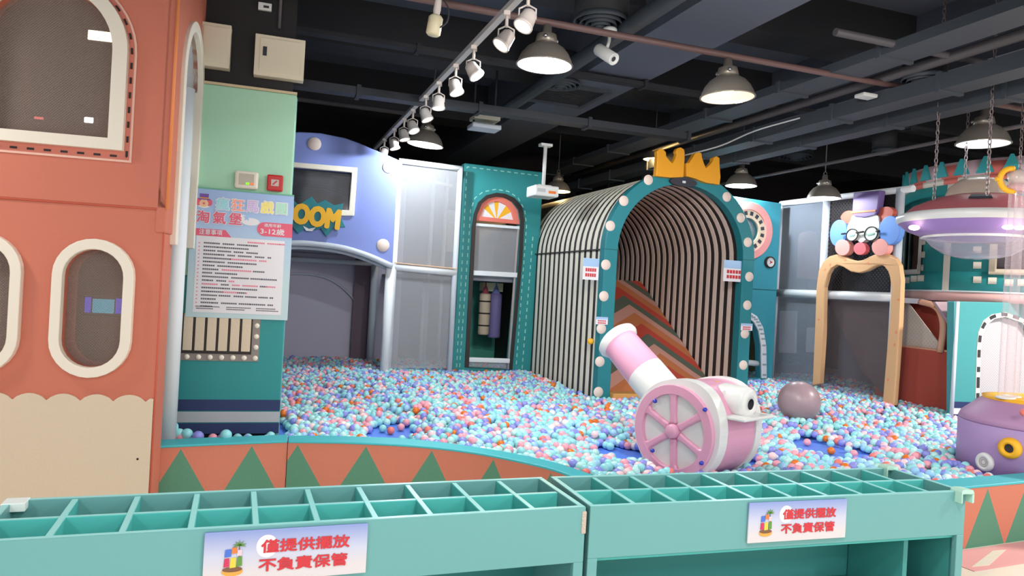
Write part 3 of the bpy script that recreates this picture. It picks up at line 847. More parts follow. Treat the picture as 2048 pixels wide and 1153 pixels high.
# ------------------------------------------------------------------ orange playhouse on the left
HY = .225
N_BROWN = net('brown_window_net', (164, 146, 136), .36, .016, .16)
c = at(302, 940, 4.35)
PH = Place('orange_playhouse', 'tall orange padded playhouse with ivory framed net windows', 'playhouse', c, HY, z0=0)
zs = PH.loc(335, 420)[1]; XL = -2.6; XR = 0.0
zt = 3.6
def frame_px(x0, x1, y0, y1, ym=None):
    ym = (y0 + y1) / 2 if ym is None else ym
    a = PH.loc(x0, ym)[0]; b = PH.loc(x1, ym)[0]; xm = (x0 + x1) / 2
    return a, b, PH.loc(xm, y1)[1], PH.loc(xm, y0)[1]
caps = []
for sh in (0, -1):
    a = frame_px(105, 268, 478, 755); b = frame_px(126, 247, 499, 735)
    k = sh * (a[1] - a[0] + .155)
    caps.append(([(x + k, z) for x, z in capsule(*a)], [(x + k, z) for x, z in capsule(*b)]))
mb = MB(); mb.prism([[(XL, .0), (XR, .0), (XR, zs - .004), (XL, zs - .004)], caps[0][1], caps[1][1]], 0, .22); mb.build('lower_wall', M_ORANGE, PH.o, bevel=.015)
# upper window
uo = frame_px(-62, 258, 0, 291, 150); ui = frame_px(-38, 228, 0, 268, 150)
zspu = PH.loc(245, 108)[1]
def uarch(a, rise): return [(a[0], a[2]), (a[1], a[2])] + [((a[0] + a[1]) / 2 + (a[1] - a[0]) / 2 * math.cos(PI * i / 24), zspu + rise * math.sin(PI * i / 24)) for i in range(25)]
RO = (uo[1] - uo[0]) / 2; RI = (ui[1] - ui[0]) / 2
oo, ii = uarch(uo, RO), uarch(ui, RI)
mb = MB(); mb.prism([[(XL, zs + .004), (XR + .012, zs + .004), (XR + .012, zt), (XL, zt)], ii], -.01, .1); mb.build('upper_wall', M_ORANGE, PH.o, bevel=.015)
for o_, i_ in caps:
    mb = MB(); mb.prism([o_, i_], -.045, .01); mb.build('window_frame', M_IVORY, PH.o, bevel=.018, segs=3)
    mb = MB(); mb.prism([i_], .05, .055); mb.build('window_net', N_BROWN, PH.o)
mb = MB(); mb.prism([oo, ii], -.055, .0); mb.build('window_frame', M_IVORY, PH.o, bevel=.018, segs=3)
mb = MB(); mb.prism([ii], .05, .055); mb.build('window_net', N_BROWN, PH.o)
# salmon border with dashes and piping round the upper window
bo = [uo[0] - .05, uo[1] + .03, uo[2] - .05, 0]; b2 = [uo[0] - .06, uo[1] + .042, uo[2] - .062, 0]
mb = MB(); mb.prism([uarch(bo, RO + .03), oo], -.014, -.009); mb.build('window_border', mat('salmon_vinyl', (212, 124, 106), .6), PH.o)
mb = MB(); mb.prism([uarch(b2, RO + .042), uarch(bo, RO + .03)], -.017, -.009); mb.build('piping', mat('pale_pink_piping', (232, 186, 168), .5), PH.o)
mb = MB()
path = uarch([uo[0] - .03, uo[1] + .015, uo[2] - .03, 0], RO + .015)
acc = 0; dash = .036; gap = .05
for i in range(len(path)):
    a = Vector((path[i][0], -.0155, path[i][1])); q = path[(i + 1) % len(path)]; b = Vector((q[0], -.0155, q[1]))
    L = (b - a).length; t = -acc
    while t < L:
        s0, s1 = max(t, 0), min(t + dash, L)
        if s1 > s0 + .002: mb.obox(a.lerp(b, s0 / L), a.lerp(b, s1 / L), .012, .004, up=(0, 1, 0))
        t += dash + gap
    acc = L - (t - dash - gap)
mb.build('stitching', M_DARK, PH.o)
# orange piping along the free edge
mb = MB(); mb.tube([(XR + .012, -.012, zs), (XR + .012, -.012, zt)], .009, 8); mb.build('piping', M_ORANGE_PIPE, PH.o)
mb = MB(); mb.tube([(XL, -.004, zs), (XR, -.004, zs)], .006, 8); mb.tube([(XR, 0, 0), (XR, 0, zs)], .006, 8); mb.build('seam_piping', mat('dull_orange_piping', (196, 92, 70), .5), PH.o)
# cream skirt with a scalloped top
zk = PH.loc(150, 792)[1]; per = PH.loc(223, 795)[0] - PH.loc(157, 795)[0]
pts = [(XL, 0), (-.006, 0)]
xx = -.006; nper = int((xx - XL) / per)
top = []
x_s = PH.loc(292, 800)[0] - per * 15
n = 0
while x_s + n * per / 8 < -.006:
    xq = x_s + n * per / 8
    if xq > XL: top.append((xq, zk - .028 + .04 * abs(math.sin(PI * (n % 8) / 8)) ** .7))
    n += 1
mb = MB(); mb.prism([pts + [(-.006, zk - .01)] + top[::-1]], -.014, .0); mb.build('scalloped_skirt', M_CREAM, PH.o, bevel=.006)
# right side of the upper floor with its tall arched opening
sx0, sx1 = .1, 1.0
def side_prism(name, loops, x0, x1, m, bev=.01):
    """outline in (depth, z) on the house's right side"""
    mb = MB(); mb.prism(loops, x0, x1)
    mb.v = [Vector((p.y, p.x, p.z)) for p in mb.v]
    return mb.build(name, m, PH.o, bevel=bev)
zb = zs - .2
so = [(.16, zb)] + [(.47 - .31 * math.cos(PI * i / 20), 2.72 + .4 * math.sin(PI * i / 20)) for i in range(21)] + [(.78, zb)]
si = [(.22, zb)] + [(.47 - .25 * math.cos(PI * i / 20), 2.72 + .33 * math.sin(PI * i / 20)) for i in range(21)] + [(.72, zb)]
side_prism('side_wall', [[(-.01, zb + .06), (.2, zb + .06)] + si[1:-1] + [(.74, zb + .06), (1.02, zb + .06), (1.02, 3.35), (.8, zt), (-.01, zt)]], -.05, .011, M_ORANGE)
side_prism('doorway_frame', [so + si[::-1]], -.06, .035, M_IVORY, .015)
side_prism('doorway_net', [[(.22, zs + .3), (.72, zs + .3)] + si[1:-1][::-1]], -.03, -.025, net('white_net', (222, 224, 228), .45, .03))
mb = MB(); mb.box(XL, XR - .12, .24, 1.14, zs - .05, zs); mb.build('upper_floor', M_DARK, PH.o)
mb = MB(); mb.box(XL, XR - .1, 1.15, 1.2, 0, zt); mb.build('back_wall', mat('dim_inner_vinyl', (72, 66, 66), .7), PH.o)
mb = MB(); mb.box(XL, XR + .01, 0, 1.2, zt, zt + .05); mb.build('roof_panel', M_ORANGE, PH.o)
gx, gz = PH.loc(275, 919, -.015)
mb = MB(); mb.lathe([(0, .003), (.006, .003), (.007, 0)], c=(gx, -.014, gz), axis=(0, -1, 0), seg=12); mb.build('grommet', M_DARK, PH.o)
for nm, px, py, w_, h_, m, lb in [('ceiling_light', 203, 72, .09, .035, glow('window_light', (255, 240, 205), 5), 'glowing rectangular light seen through the arched playhouse window'),
                                  ('ceiling_light', 177, 240, .03, .02, glow('window_spot', (255, 250, 240), 5), 'small white light low in the arched playhouse window'),
                                  ('ceiling_light', 77, 236, .03, .009, glow('window_red', (240, 110, 110), 1.5), 'small red light low in the arched playhouse window')]:
    x, z = PH.loc(px, py, 1.1)
    LT = Place(nm, lb, 'light', PH.world(x, 1.1, z), HY)
    mb = MB(); mb.box(-w_ - .015, w_ + .015, .01, .05, -h_ - .015, h_ + .015); mb.build('casing', M_DARK, LT.o)
    mb = MB(); mb.box(-w_, w_, 0, .012, -h_, h_); mb.build('diffuser', m, LT.o, bevel=.008)
# lit arcade screen seen through the lower window
sx_, sz_ = PH.loc(207, 610, 1.05); c = PH.world(sx_, 1.05, sz_)
SC = Place('arcade_screen', 'glowing cyan and violet screen seen through the right capsule window of the playhouse', 'screen', c, HY)
mb = MB(); mb.box(-.13, .13, 0, .05, -.08, .06); mb.build('casing', M_INK, SC.o, bevel=.006)
mb = MB(); mb.box(-.07, .07, -.004, 0, -.06, .04); mb.build('screen', glow('cyan_screen', (70, 190, 220), .9), SC.o)
mb = MB(); mb.box(-.12, -.08, -.004, 0, -.06, .05); mb.box(.08, .12, -.004, 0, -.06, .05); mb.build('side_light', glow('violet_light', (90, 90, 240), .9), SC.o)
mb = MB(); mb.tube(smooth_line([(-.2, 0, .1), (-.23, 0, .3), (-.19, 0, .56)], 5), .01, 8); mb.build('neon_tube', glow('violet_neon', (80, 70, 220), .8), SC.o)

# ------------------------------------------------------------------ pillar with padding, panels and alarms
CY = .31
c = at(557, 868, 5.28)
PC = Place('pillar_padding', 'padded pillar covering, mint above and teal below with a marquee print', 'pillar padding', c, CY, z0=.28)
xL = PC.loc(333, 868)[0] - .03
CW = -xL
def pcz(px, py): return PC.loc(px, py)[1]
zA = pcz(575, 640); zM = pcz(600, 191)
p_ = MB(); p_.box(xL + .05, -.03, .06, CW + .0, -.28, ZC - .28)
o = p_.build('pillar', mat('black_pillar_paint', (34, 30, 30), .6)); o.location = PC.p; o.rotation_euler = (0, 0, CY); o['kind'] = 'structure'
zB = pcz(560, 866)
mb = MB(); mb.box(xL, 0, 0, .06, zB, zA + .28); mb.build('teal_pad', M_TEAL, PC.o, bevel=.01)
mb = MB(); mb.box(xL, .0, -.002, .055, zA + .28, zM); mb.build('mint_pad', M_MINT, PC.o, bevel=.01)
mb = MB(); mb.box(-.03, .005, .06, CW, 0, zM); mb.build('side_pad', mat('pale_teal_vinyl', (120, 176, 172), .55), PC.o, bevel=.01)
mb = MB(); mb.box(xL, 0, -.004, .07, zM, zM + .018); mb.build('cap_board', mat('raw_board_edge', (206, 186, 150), .6), PC.o)
for k, (ya, yb, m) in enumerate([(800, 822, M_NAVY), (824, 845, mat('grey_print', (180, 180, 184), .5)), (847, 868, M_NAVY)]):
    mb = MB(); mb.box(xL, 0, -.004, .0, pcz(450, yb), pcz(450, ya)); mb.build('stripe', m, PC.o)
# marquee print
x0, _ = PC.loc(345, 680); x1, _ = PC.loc(519, 680); z0 = pcz(430, 722); z1 = zA + .02
mb = MB(); mb.box(x0, x1, -.006, 0, z0, z1); mb.build('marquee', mat('taupe_print', (140, 130, 124), .5), PC.o)
xi0, xi1 = PC.loc(364, 680)[0], PC.loc(504, 680)[0]; zi0 = pcz(435, 708)
mb = MB(); mb.box(xi0, xi1, -.009, -.005, zi0, z1); mb.build('marquee_window', M_DARK, PC.o)
for i in range(6):
    q0 = xi0 + (xi1 - xi0) * (i + .08) / 6; q1 = xi0 + (xi1 - xi0) * (i + .86) / 6
    mb = MB(); mb.box(q0, q1, -.013, -.008, zi0 + .02, z1); mb.build('marquee_bar', M_CREAM, PC.o, bevel=.003)
rb = .018
for i in range(8):
    xq = x0 + .022 + (x1 - x0 - .044) * i / 7
    mb = MB(); mb.lathe([(0, .006), (rb * .92, .005), (rb, 0)], c=(xq, -.006, z0 + .024), axis=(0, -1, 0), seg=14); mb.build('bulb', M_IVORY, PC.o)
for i in range(1, 5):
    for xq in (x0 + .022, x1 - .022):
        mb = MB(); mb.lathe([(0, .006), (rb * .92, .005), (rb, 0)], c=(xq, -.006, z0 + .024 + i * .077), axis=(0, -1, 0), seg=14); mb.build('bulb', M_IVORY, PC.o)
KEEPOUT.append(('box', PC, xL - .03, .03, -.03, CW + .02))
# white padded post between playhouse and pillar
c = at(330, 880, 4.86)
mb = MB(); mb.lathe([(0, 0), (.066, 0), (.066, 2.6), (0, 2.6)], seg=20)
o = mb.build('padded_post', M_WHITE); o.location = (c.x, c.y, .1); tag(o, 'white padded post between the orange playhouse and the pillar', 'post')

# rules board
PO_ = PC
tl = PC.loc(397, 376, -.014); tr_ = PC.loc(590, 394, -.014); bl = PC.loc(357, 634, -.014); br = PC.loc(573, 641, -.014)
bx0, bx1 = (tl[0] + bl[0]) / 2, (tr_[0] + br[0]) / 2; bz0, bz1 = (bl[1] + br[1]) / 2, (tl[1] + tr_[1]) / 2
RB = Place('rules_board', 'tall printed rules board with pastel title and red heading hung on the pillar', 'sign', PC.world(bx0, -.004, bz0), CY)
bw, bh = bx1 - bx0, bz1 - bz0
mb = MB(); mb.box(0, bw, -.012, -.003, 0, bh)
def board_print():
    m = bpy.data.materials.new('blue_to_grey_print'); m.use_nodes = True; nt = m.node_tree; b = nt.nodes['Principled BSDF']; b.inputs['Roughness'].default_value = .4
    tc = nt.nodes.new('ShaderNodeTexCoord'); sp = nt.nodes.new('ShaderNodeSeparateXYZ'); nt.links.new(tc.outputs['Generated'], sp.inputs[0])
    r = nt.nodes.new('ShaderNodeValToRGB'); e = r.color_ramp.elements
    e[0].position = .3; e[0].color = rgb((186, 208, 212)); e[1].position = .9; e[1].color = rgb((156, 182, 224))
    nt.links.new(sp.outputs['Z'], r.inputs[0]); nt.links.new(r.outputs[0], b.inputs['Base Color']); return m
mb.build('board', board_print(), RB.o, bevel=.002)
mb = MB(); mb.box(0, bw, -.013, .0, bh, bh + .01); mb.build('top_rail', mat('green_edge', (110, 176, 150), .5), RB.o)
Y = -.0135
mb = MB(); mb.box(bw * .07, bw * .93, Y, -.012, bh * .04, bh * .635); mb.build('white_sheet', M_PAPER, RB.o)
mb = MB(); mb.prism([[(bw * .06, bh * .635), (bw * .40, bh * .635), (bw * .34, bh * .69), (bw * .06, bh * .69)]], Y - .001, -.012); mb.build('heading_tab', M_PINKRED, RB.o)
lettering('heading_text', '注意事項', M_PAPER, RB.o, bw * .2, Y - .002, bh * .663, bh * .045, w=bw * .22, bold=.01, depth=.0005)
mb = MB(); mb.prism([[(bw * 1.0, bh * .665), (bw * 1.0, bh * .775)] + [(bw * .72 - bh * .055 * math.sin(PI * i / 10), bh * .72 + bh * .055 * math.cos(PI * i / 10)) for i in range(11)]], Y - .001, -.012); mb.build('age_badge', M_PINKRED, RB.o)
lettering('age_text', '適用年齡', M_PAPER, RB.o, bw * .8, Y - .002, bh * .75, bh * .03, w=bw * .17, bold=.01, depth=.0005)
lettering('age_text', '3-12歲', M_PAPER, RB.o, bw * .8, Y - .002, bh * .7, bh * .055, w=bw * .24, bold=.015, depth=.0005)
for i, (ch, cc) in enumerate(zip('瘋狂馬戲團', [(150, 214, 226), (250, 160, 140), (206, 178, 226), (244, 226, 120), (176, 224, 200)])):
    xq = bw * (.3 + .145 * i)
    lettering('title_outline', ch, M_PAPER, RB.o, xq, Y - .0012, bh * .885, bh * .105, bold=.06, depth=.0003)
    lettering('title_text', ch, mat('title_print_%d' % i, cc), RB.o, xq, Y - .0022, bh * .885, bh * .1, bold=.02, depth=.0003)
for i, ch in enumerate('淘氣堡'):
    xq = bw * (.12 + .155 * i)
    lettering('subtitle_outline', ch, M_PAPER, RB.o, xq, Y - .0012, bh * .775, bh * .105, bold=.05, depth=.0003)
    lettering('subtitle_text', ch, M_PINKRED, RB.o, xq, Y - .0022, bh * .775, bh * .1, bold=.025, depth=.0003)
mb = MB(); mb.prism([ellipse(bw * .58, bh * .77, bw * .09, bh * .03)], Y - .0008, -.012); mb.prism([ellipse(bw * .5, bh * .79, bw * .05, bh * .03)], Y - .0006, -.012); mb.build('cloud_print', M_PAPER, RB.o)
mb = MB(); mb.prism([[(bw * .54 + bh * .03 * (1 if i % 2 == 0 else .45) * math.sin(2 * PI * i / 10), bh * .8 + bh * .03 * (1 if i % 2 == 0 else .45) * math.cos(2 * PI * i / 10)) for i in range(10)]], Y - .0015, -.012); mb.build('star_print', M_SKYB, RB.o)
# small top-hatted badge in the corner of the board
mb = MB(); ex, ez, k = bw * .12, bh * .9, bh * .055
def bdg(pts, mi, yy): mb.prism([[(ex + a * k, ez + b_ * k) for a, b_ in pts]], Y - .001 - yy, -.012, mi)
bdg(ellipse(0, -.3, .95, .6), 0, 0); bdg(ellipse(-.7, -.1, .4, .5), 1, .0004); bdg(ellipse(.7, -.1, .4, .5), 1, .0004); bdg(ellipse(0, -.25, .6, .5), 2, .0006); bdg(ellipse(0, -.25, .16, .16), 1, .001)
bdg([(-.8, .25), (.8, .25), (.8, .42), (.55, .42), (.6, 1.1), (-.6, 1.1), (-.55, .42), (-.8, .42)], 3, .001); bdg([(-.56, .42), (.56, .42), (.57, .58), (-.57, .58)], 4, .0014)
mb.build('badge_print', [mat('badge_cream', (240, 226, 220)), M_PINKRED, mat('badge_tan', (240, 190, 150)), mat('badge_purple', (120, 80, 160)), M_GOLD], RB.o)
# rows of small unreadable print
rr = random.Random(3)
ink = MB(); red = MB()
rows = [(.60, 1, .63, 0)] + [(.575 - .029 * i, 0, l, r_) for i, (l, r_) in enumerate([(.6, 0), (.5, 0), (.6, 0), (.76, 0), (.72, 2), (.62, 1), (.45, 0), (.7, 2), (.38, 2), (.86, 1), (.36, 2), (.84, 2), (.62, 0), (.5, 2), (.82, 0), (.16, 0), (.82, 0), (.12, 0)])]
for zf, one, l, rd in rows:
    xq = .56 if (one and rd == 0) else .14
    end = .92 if (one and rd == 0) else min(.14 + l * .86, .92)
    if not (one and rd == 0): red.box(bw * .09, bw * .105, Y - .0006, Y, bh * zf, bh * (zf + .008))
    while xq < end:
        wd = rr.uniform(.05, .16); e = min(xq + wd, end)
        t = red if (one or (rd == 2 and rr.random() < .45)) else ink
        # a row of characters: little upright blocks
        q = xq
        while q < e:
            t.box(bw * q, bw * (q + .016), Y - .0006, Y, bh * zf, bh * (zf + .012)); q += .0195
        xq = e + rr.choice([.0, .03])
for i in range(3):
    for j in range(2):
        q = .1 + .29 * i; e = q + rr.uniform(.16, .25)
        while q < e: ink.box(bw * q, bw * (q + .012), Y - .0006, Y, bh * (.082 - .016 * j), bh * (.09 - .016 * j)); q += .015
ink.build('small_text', mat('soft_ink', (96, 94, 104), .6), RB.o); red.build('small_text', mat('soft_red', (224, 130, 150), .6), RB.o)
# alarm panel, fire call box, electric boxes
def wallbox(name, label, cat, px0, py0, px1, py1, dep, m, bev=.012, y=-.002, group=None):
    x0, z1 = PC.loc(px0, py0, y); x1, z0 = PC.loc(px1, py1, y)
    B = Place(name, label, cat, PC.world((x0 + x1) / 2, y, (z0 + z1) / 2), CY, group)
    wd, ht = x1 - x0, z1 - z0
    mb = MB(); mb.box(-wd / 2, wd / 2, -dep, .0, -ht / 2, ht / 2); mb.build('casing', m, B.o, bevel=bev)
    return B, wd, ht
B, wd, ht = wallbox('alarm_panel', 'square ivory alarm panel with tiny lights on the mint pillar pad', 'alarm panel', 471, 342, 516, 381, .05, mat('ivory_plastic', (222, 212, 196), .4), .015)
mb = MB(); mb.box(-wd * .32, wd * .32, -.053, -.048, -ht * .3, ht * .34); mb.build('glass_front', mat('grey_glass', (176, 168, 152), .15), B.o)
for xx, m in ((.05, glow('green_pilot', (120, 230, 40), 2)), (.24, glow('red_pilot', (240, 110, 70), 1.5))):
    mb = MB(); mb.box(wd * (xx - .07), wd * (xx + .07), -.056, -.052, -ht * .27, -ht * .16); mb.build('pilot_light', m, B.o)
B, wd, ht = wallbox('fire_call_box', 'small red fire alarm box beside the ivory alarm panel', 'fire alarm', 535, 350, 565, 385, .045, mat('fire_red', (184, 36, 34), .35), .01)
mb = MB(); mb.box(-wd * .24, wd * .24, -.048, -.043, -ht * .2, ht * .2); mb.build('glass_plate', mat('silver_grey', (186, 170, 162), .3), B.o)
mb = MB(); mb.obox((-wd * .12, -.05, -ht * .12), (wd * .12, -.05, ht * .12), .008, .004, up=(0, 1, 0)); mb.build('mark', M_REDP, B.o)
M_EBOX = mat('cream_steel', (222, 210, 186), .45)
for (nm, a, b_, c_, d_, lb) in [(0, 512, 74, 606, 168, 'square cream electric box with a black latch on the black pillar'), (1, 404, 50, 460, 144, 'cream electric box half hidden behind the orange playhouse')]:
    B, wd, ht = wallbox('electric_box', lb, 'electric box', a, b_, c_, d_, .09, M_EBOX, .004, y=.055, group='electric boxes')
    mb = MB(); mb.box(-wd * .4, wd * .42, -.096, -.09, -ht * .4, ht * .42); mb.build('door', M_EBOX, B.o, bevel=.003)
    if nm == 0:
        mb = MB(); mb.box(-wd * .34, -wd * .26, -.1, -.095, -ht * .02, ht * .2); mb.build('latch', M_INK, B.o)
B, wd, ht = wallbox('junction_box', 'tiny white socket box with a dark notch high on the black pillar', 'junction box', 517, 6, 543, 25, .03, M_GLOSSW, .004, y=.055)
mb = MB(); mb.box(-wd * .1, wd * .3, -.033, -.029, -ht * .2, ht * .1); mb.build('notch', M_INK, B.o)
x_, z_ = PC.loc(560, 30, .04)
mb = MB(); mb.tube([(x_, .04, z_ - .1), (x_, .04, z_ + 1.0)], .012, 8); o = mb.build('conduit_pipe', M_PIPE); o.location = PC.p; o.rotation_euler = (0, 0, CY)
tag(o, 'thin dark conduit running up the black pillar above the electric box', 'pipe')

# ------------------------------------------------------------------ cartoon front with the arched window and burst sign
N_GREY = net('grey_play_net', (190, 190, 195), .34, .03, .05)
N_BLUE = net('blue_grey_play_net', (180, 190, 206), .24, .03, .04)
M_GLASS = clear('dark_window_film', (70, 70, 76), .55, .08)
BM = Place('cartoon_front', 'periwinkle arched play front with round cream discs and a dark window', 'play front', at(785, 530, 8.75), .27, z0=.3)
arc_t = [(797, 320), (770, 308), (745, 298), (718, 286), (690, 276), (640, 266), (600, 264), (560, 266), (510, 276), (460, 292), (425, 312)]
arc_b = [(415, 540), (450, 516), (500, 496), (545, 486), (590, 483), (640, 486), (690, 494), (740, 510), (785, 530)]
wo = [(480, 316), (715, 336), (708, 433), (476, 426)]
wi = [(492, 327), (703, 346), (697, 421), (488, 415)]
mb = MB(); mb.prism([BM.locs(arc_t + arc_b), BM.locs(wi)], 0, .12); mb.build('front_panel', M_PURPLE, BM.o, bevel=.012)
mb = MB(); mb.prism([BM.locs(wo), BM.locs(wi)], -.03, .0); mb.build('window_frame', M_IVORY, BM.o, bevel=.01)
mb = MB(); mb.prism([BM.locs(wi)], .07, .075); mb.build('window_pane', M_GLASS, BM.o)
for px, py, rr_ in [(629, 288, 12.5), (777, 335, 11.5), (766, 491, 12.5), (448, 330, 12), (452, 492, 12)]:
    x, z = BM.loc(px, py); r = rr_ / F_PX * 8.9
    mb = MB(); mb.lathe([(0, .01), (r * .93, .01), (r, .005), (r, 0)], c=(x, -.001, z), axis=(0, -1, 0), seg=24); mb.build('round_disc', M_BULB, BM.o)
mb = MB()
mb.tube([Vector((x, .0, z - .02)) for x, z in BM.locs(smooth_line([Vector(p) for p in arc_b[1:]], 3))], .035, 10)
mb.build('arch_bumper', M_GREYW, BM.o)
mb = MB(); mb.tube([Vector((x, .12, z - .06)) for x, z in BM.locs(smooth_line([Vector(p) for p in arc_b[1:]], 3))], .03, 10); mb.build('arch_bumper', M_GREYW, BM.o)
# post under the right end and the cage behind it
x, z = BM.loc(772, 735); xt, zt_ = BM.loc(785, 530)
mb = MB(); mb.tube([(xt - .02, .06, -.3), (xt - .02, .06, zt_ - .02)], .055, 14); mb.build('padded_post', M_WHITE, BM.o)
mb = MB(); mb.tube([(BM.loc(415, 540)[0], .06, -.3), (BM.loc(415, 540)[0], .06, BM.loc(415, 540)[1])], .055, 14); mb.build('padded_post', M_WHITE, BM.o)
# room behind the arch
bx0 = BM.loc(415, 540)[0]; bx1 = xt - .05
mb = MB(); mb.box(bx0, bx1 + .35, 1.5, 1.55, -.25, 2.6); mb.build('inner_back_panel', mat('grey_lilac_vinyl', (196, 190, 208), .6), BM.o)
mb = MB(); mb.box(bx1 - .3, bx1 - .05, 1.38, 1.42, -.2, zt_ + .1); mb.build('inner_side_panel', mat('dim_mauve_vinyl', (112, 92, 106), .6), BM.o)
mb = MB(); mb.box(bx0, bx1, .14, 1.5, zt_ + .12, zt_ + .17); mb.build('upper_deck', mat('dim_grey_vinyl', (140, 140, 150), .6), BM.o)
mb = MB(); mb.tube([Vector((x, 1.45, z)) for x, z in BM.locs(smooth_line([Vector(p) for p in [(560, 549), (620, 549), (665, 562), (700, 590), (717, 620), (720, 660), (715, 708)]], 5), 1.45)], .012, 8); mb.build('inner_arch_piping', M_GREYW, BM.o)
mb = MB(); x_, z_ = BM.loc(745, 620, 1.3); mb.tube([(x_, 1.3, -.3), (x_, 1.3, zt_ + .1)], .05, 12); mb.build('padded_post', M_GREYW, BM.o)
mb = MB(); zz = BM.loc(650, 522, 1.3)[1]; mb.tube([(bx0, 1.3, zz), (x_, 1.3, zz)], .035, 12); mb.build('padded_rail', M_GREYW, BM.o)
mb = MB(); mb.prism([BM.locs([(596, 410), (606, 394), (640, 385), (680, 396), (697, 420), (697, 430), (596, 425)], .3)], .3, .34); mb.build('tan_arch', mat('tan_vinyl', (206, 150, 100), .6), BM.o)
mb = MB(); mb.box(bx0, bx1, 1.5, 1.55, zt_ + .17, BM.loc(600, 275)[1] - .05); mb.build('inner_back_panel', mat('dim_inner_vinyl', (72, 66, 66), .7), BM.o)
# burst sign
st = [(560, 430), (548, 412), (572, 414), (582, 396), (597, 410), (623, 393), (634, 407), (650, 400), (668, 411), (687, 407), (681, 433), (691, 455), (669, 455), (653, 474), (641, 457), (625, 462), (612, 456), (596, 468), (584, 453), (556, 462)]
cx, cz = BM.loc(620, 432, -.05)
BS = Place('burst_sign', 'teal comic burst sign with yellow letters on the periwinkle front', 'sign', BM.world(cx, -.05, cz), BM.yaw)
loc2 = lambda pts: [(a - cx, b - cz) for a, b in BM.locs(pts, -.05)]
mb = MB(); mb.prism([loc2(st)], .0, .018); mb.build('burst_board', M_TEALD, BS.o, bevel=.004)
mb = MB(); mb.prism([loc2([(606, 452), (618, 458), (632, 455), (624, 463), (612, 462)])], -.004, .0); mb.build('cloud_print', M_PAPER, BS.o)
lw = BM.loc(679, 437, -.05)[0] - BM.loc(567, 437, -.05)[0]
lettering('burst_text', 'BOOM', M_YELLOW, BS.o, BM.loc(623, 434, -.05)[0] - cx, -.012, BM.loc(623, 434, -.05)[1] - cz, .30, rot=-.08, w=lw, bold=.06, depth=.006)

# ------------------------------------------------------------------ netted cage right of the cartoon front
def rail(pl, a, b, r, m, name='padded_rail', y=0.0, ya=None):
    p, q = pl.loc(*a, y), pl.loc(*b, y)
    mb = MB(); mb.tube([(p[0], y, p[1]), (q[0], y, q[1])], r, 12); return mb.build(name, m, pl.o)
def post(pl, px, pyt, r, m, z0=-.15, y=0.0, pxb=None):
    x, z = pl.loc(px, pyt, y)
    mb = MB(); mb.tube([(x, y, z0), (x, y, z)], r, 12); return mb.build('padded_post', m, pl.o)
CG = Place('net_cage', 'white framed net cage between the cartoon front and the teal arched panel', 'net cage', at(778, 735, 9.0), .3, z0=.3)
post(CG, 798, 322, .045, M_WHITE); post(CG, 921, 336, .035, M_GREYW)
rail(CG, (798, 322), (924, 338), .035, M_WHITE); rail(CG, (787, 534), (912, 546), .045, M_WHITE)
mb = MB(); p = CG.loc(787, 529); q = CG.loc(912, 541); mb.obox((p[0], -.02, p[1] + .02), (q[0], -.02, q[1] + .02), .05, .012); mb.build('tan_edge', mat('tan_edge', (222, 186, 156), .6), CG.o)
for a, b, c_, d_ in [((798, 324), (921, 340), (911, 540), (788, 532)), ((788, 540), (911, 548), (902, 737), (774, 737))]:
    mb = MB(); mb.prism([CG.locs([a, b, c_, d_], .02)], .02, .024); mb.build('net_panel', N_GREY, CG.o)
for px, pyt, y in ((868, 350, 1.4), (895, 355, 1.5), (850, 552, 1.2)): post(CG, px, pyt, .03, M_GREYW, y=y)
rail(CG, (806, 352), (905, 372), .025, M_GREYW, y=1.4)
mb = MB(); mb.prism([CG.locs([(806, 330), (922, 340), (905, 740), (780, 735)], 1.9)], 1.9, 1.95); mb.build('inner_back_panel', mat('grey_inner_vinyl', (150, 147, 152), .7), CG.o)
mb = MB(); mb.prism([CG.locs([(895, 420), (915, 422), (910, 505), (893, 503)], 1.6)], 1.6, 1.64); mb.build('cream_block', M_CREAM, CG.o)
p = CG.loc(790, 545); q = CG.loc(912, 545); mb = MB(); mb.box(p[0], q[0], .05, 1.9, p[1] - .06, p[1] - .02); mb.build('upper_deck', mat('dim_grey_vinyl', (140, 140, 150), .6), CG.o)

# ------------------------------------------------------------------ tall teal panel with arched window
TP = Place('arched_panel', 'tall teal padded panel with stitched edges and an arched window under a sun fan', 'play panel', at(905, 735, 9.45), .335, z0=.3)
aw_o = [(929, 735), (1024, 740), (1044, 520), (1048, 440), (1043, 414), (1028, 396), (1010, 388), (992, 386), (972, 391), (956, 405), (947, 428), (944, 450)]
aw_i = [(937, 735), (1018, 739), (1037, 520), (1040, 442), (1036, 420), (1024, 404), (1008, 395), (993, 393), (976, 397), (963, 408), (954, 430), (951, 452)]
mb = MB(); mb.prism([TP.locs([(929, 326), (1087, 345), (1066, 760), (903, 760)]), TP.locs(aw_i)], 0, .15); mb.build('front_panel', M_TEAL, TP.o, bevel=.012)
mb = MB(); mb.prism([TP.locs(aw_o + [(943, 455)]), TP.locs(aw_i)], -.02, .0); mb.build('dark_trim', M_DARK, TP.o, bevel=.004)
fan_o = [(952, 441), (1041, 449)] + [(1036, 420), (1024, 404), (1008, 395), (993, 393), (976, 397), (963, 408), (954, 428)]
fan_i = [(963, 433), (1028, 440), (1024, 424), (1014, 411), (1000, 404), (990, 403), (978, 407), (969, 416)]
mb = MB(); mb.prism([TP.locs(fan_o), TP.locs(fan_i)], .02, .06); mb.build('fan_frame', mat('coral_frame', (226, 120, 104), .5), TP.o, bevel=.005)
fc = Vector(TP.loc(995, 440)); frim = [Vector(TP.loc(*p)) for p in [(963, 433), (969, 416), (978, 407), (990, 403), (1000, 404), (1014, 411), (1024, 424), (1028, 440)]]
mb = MB()
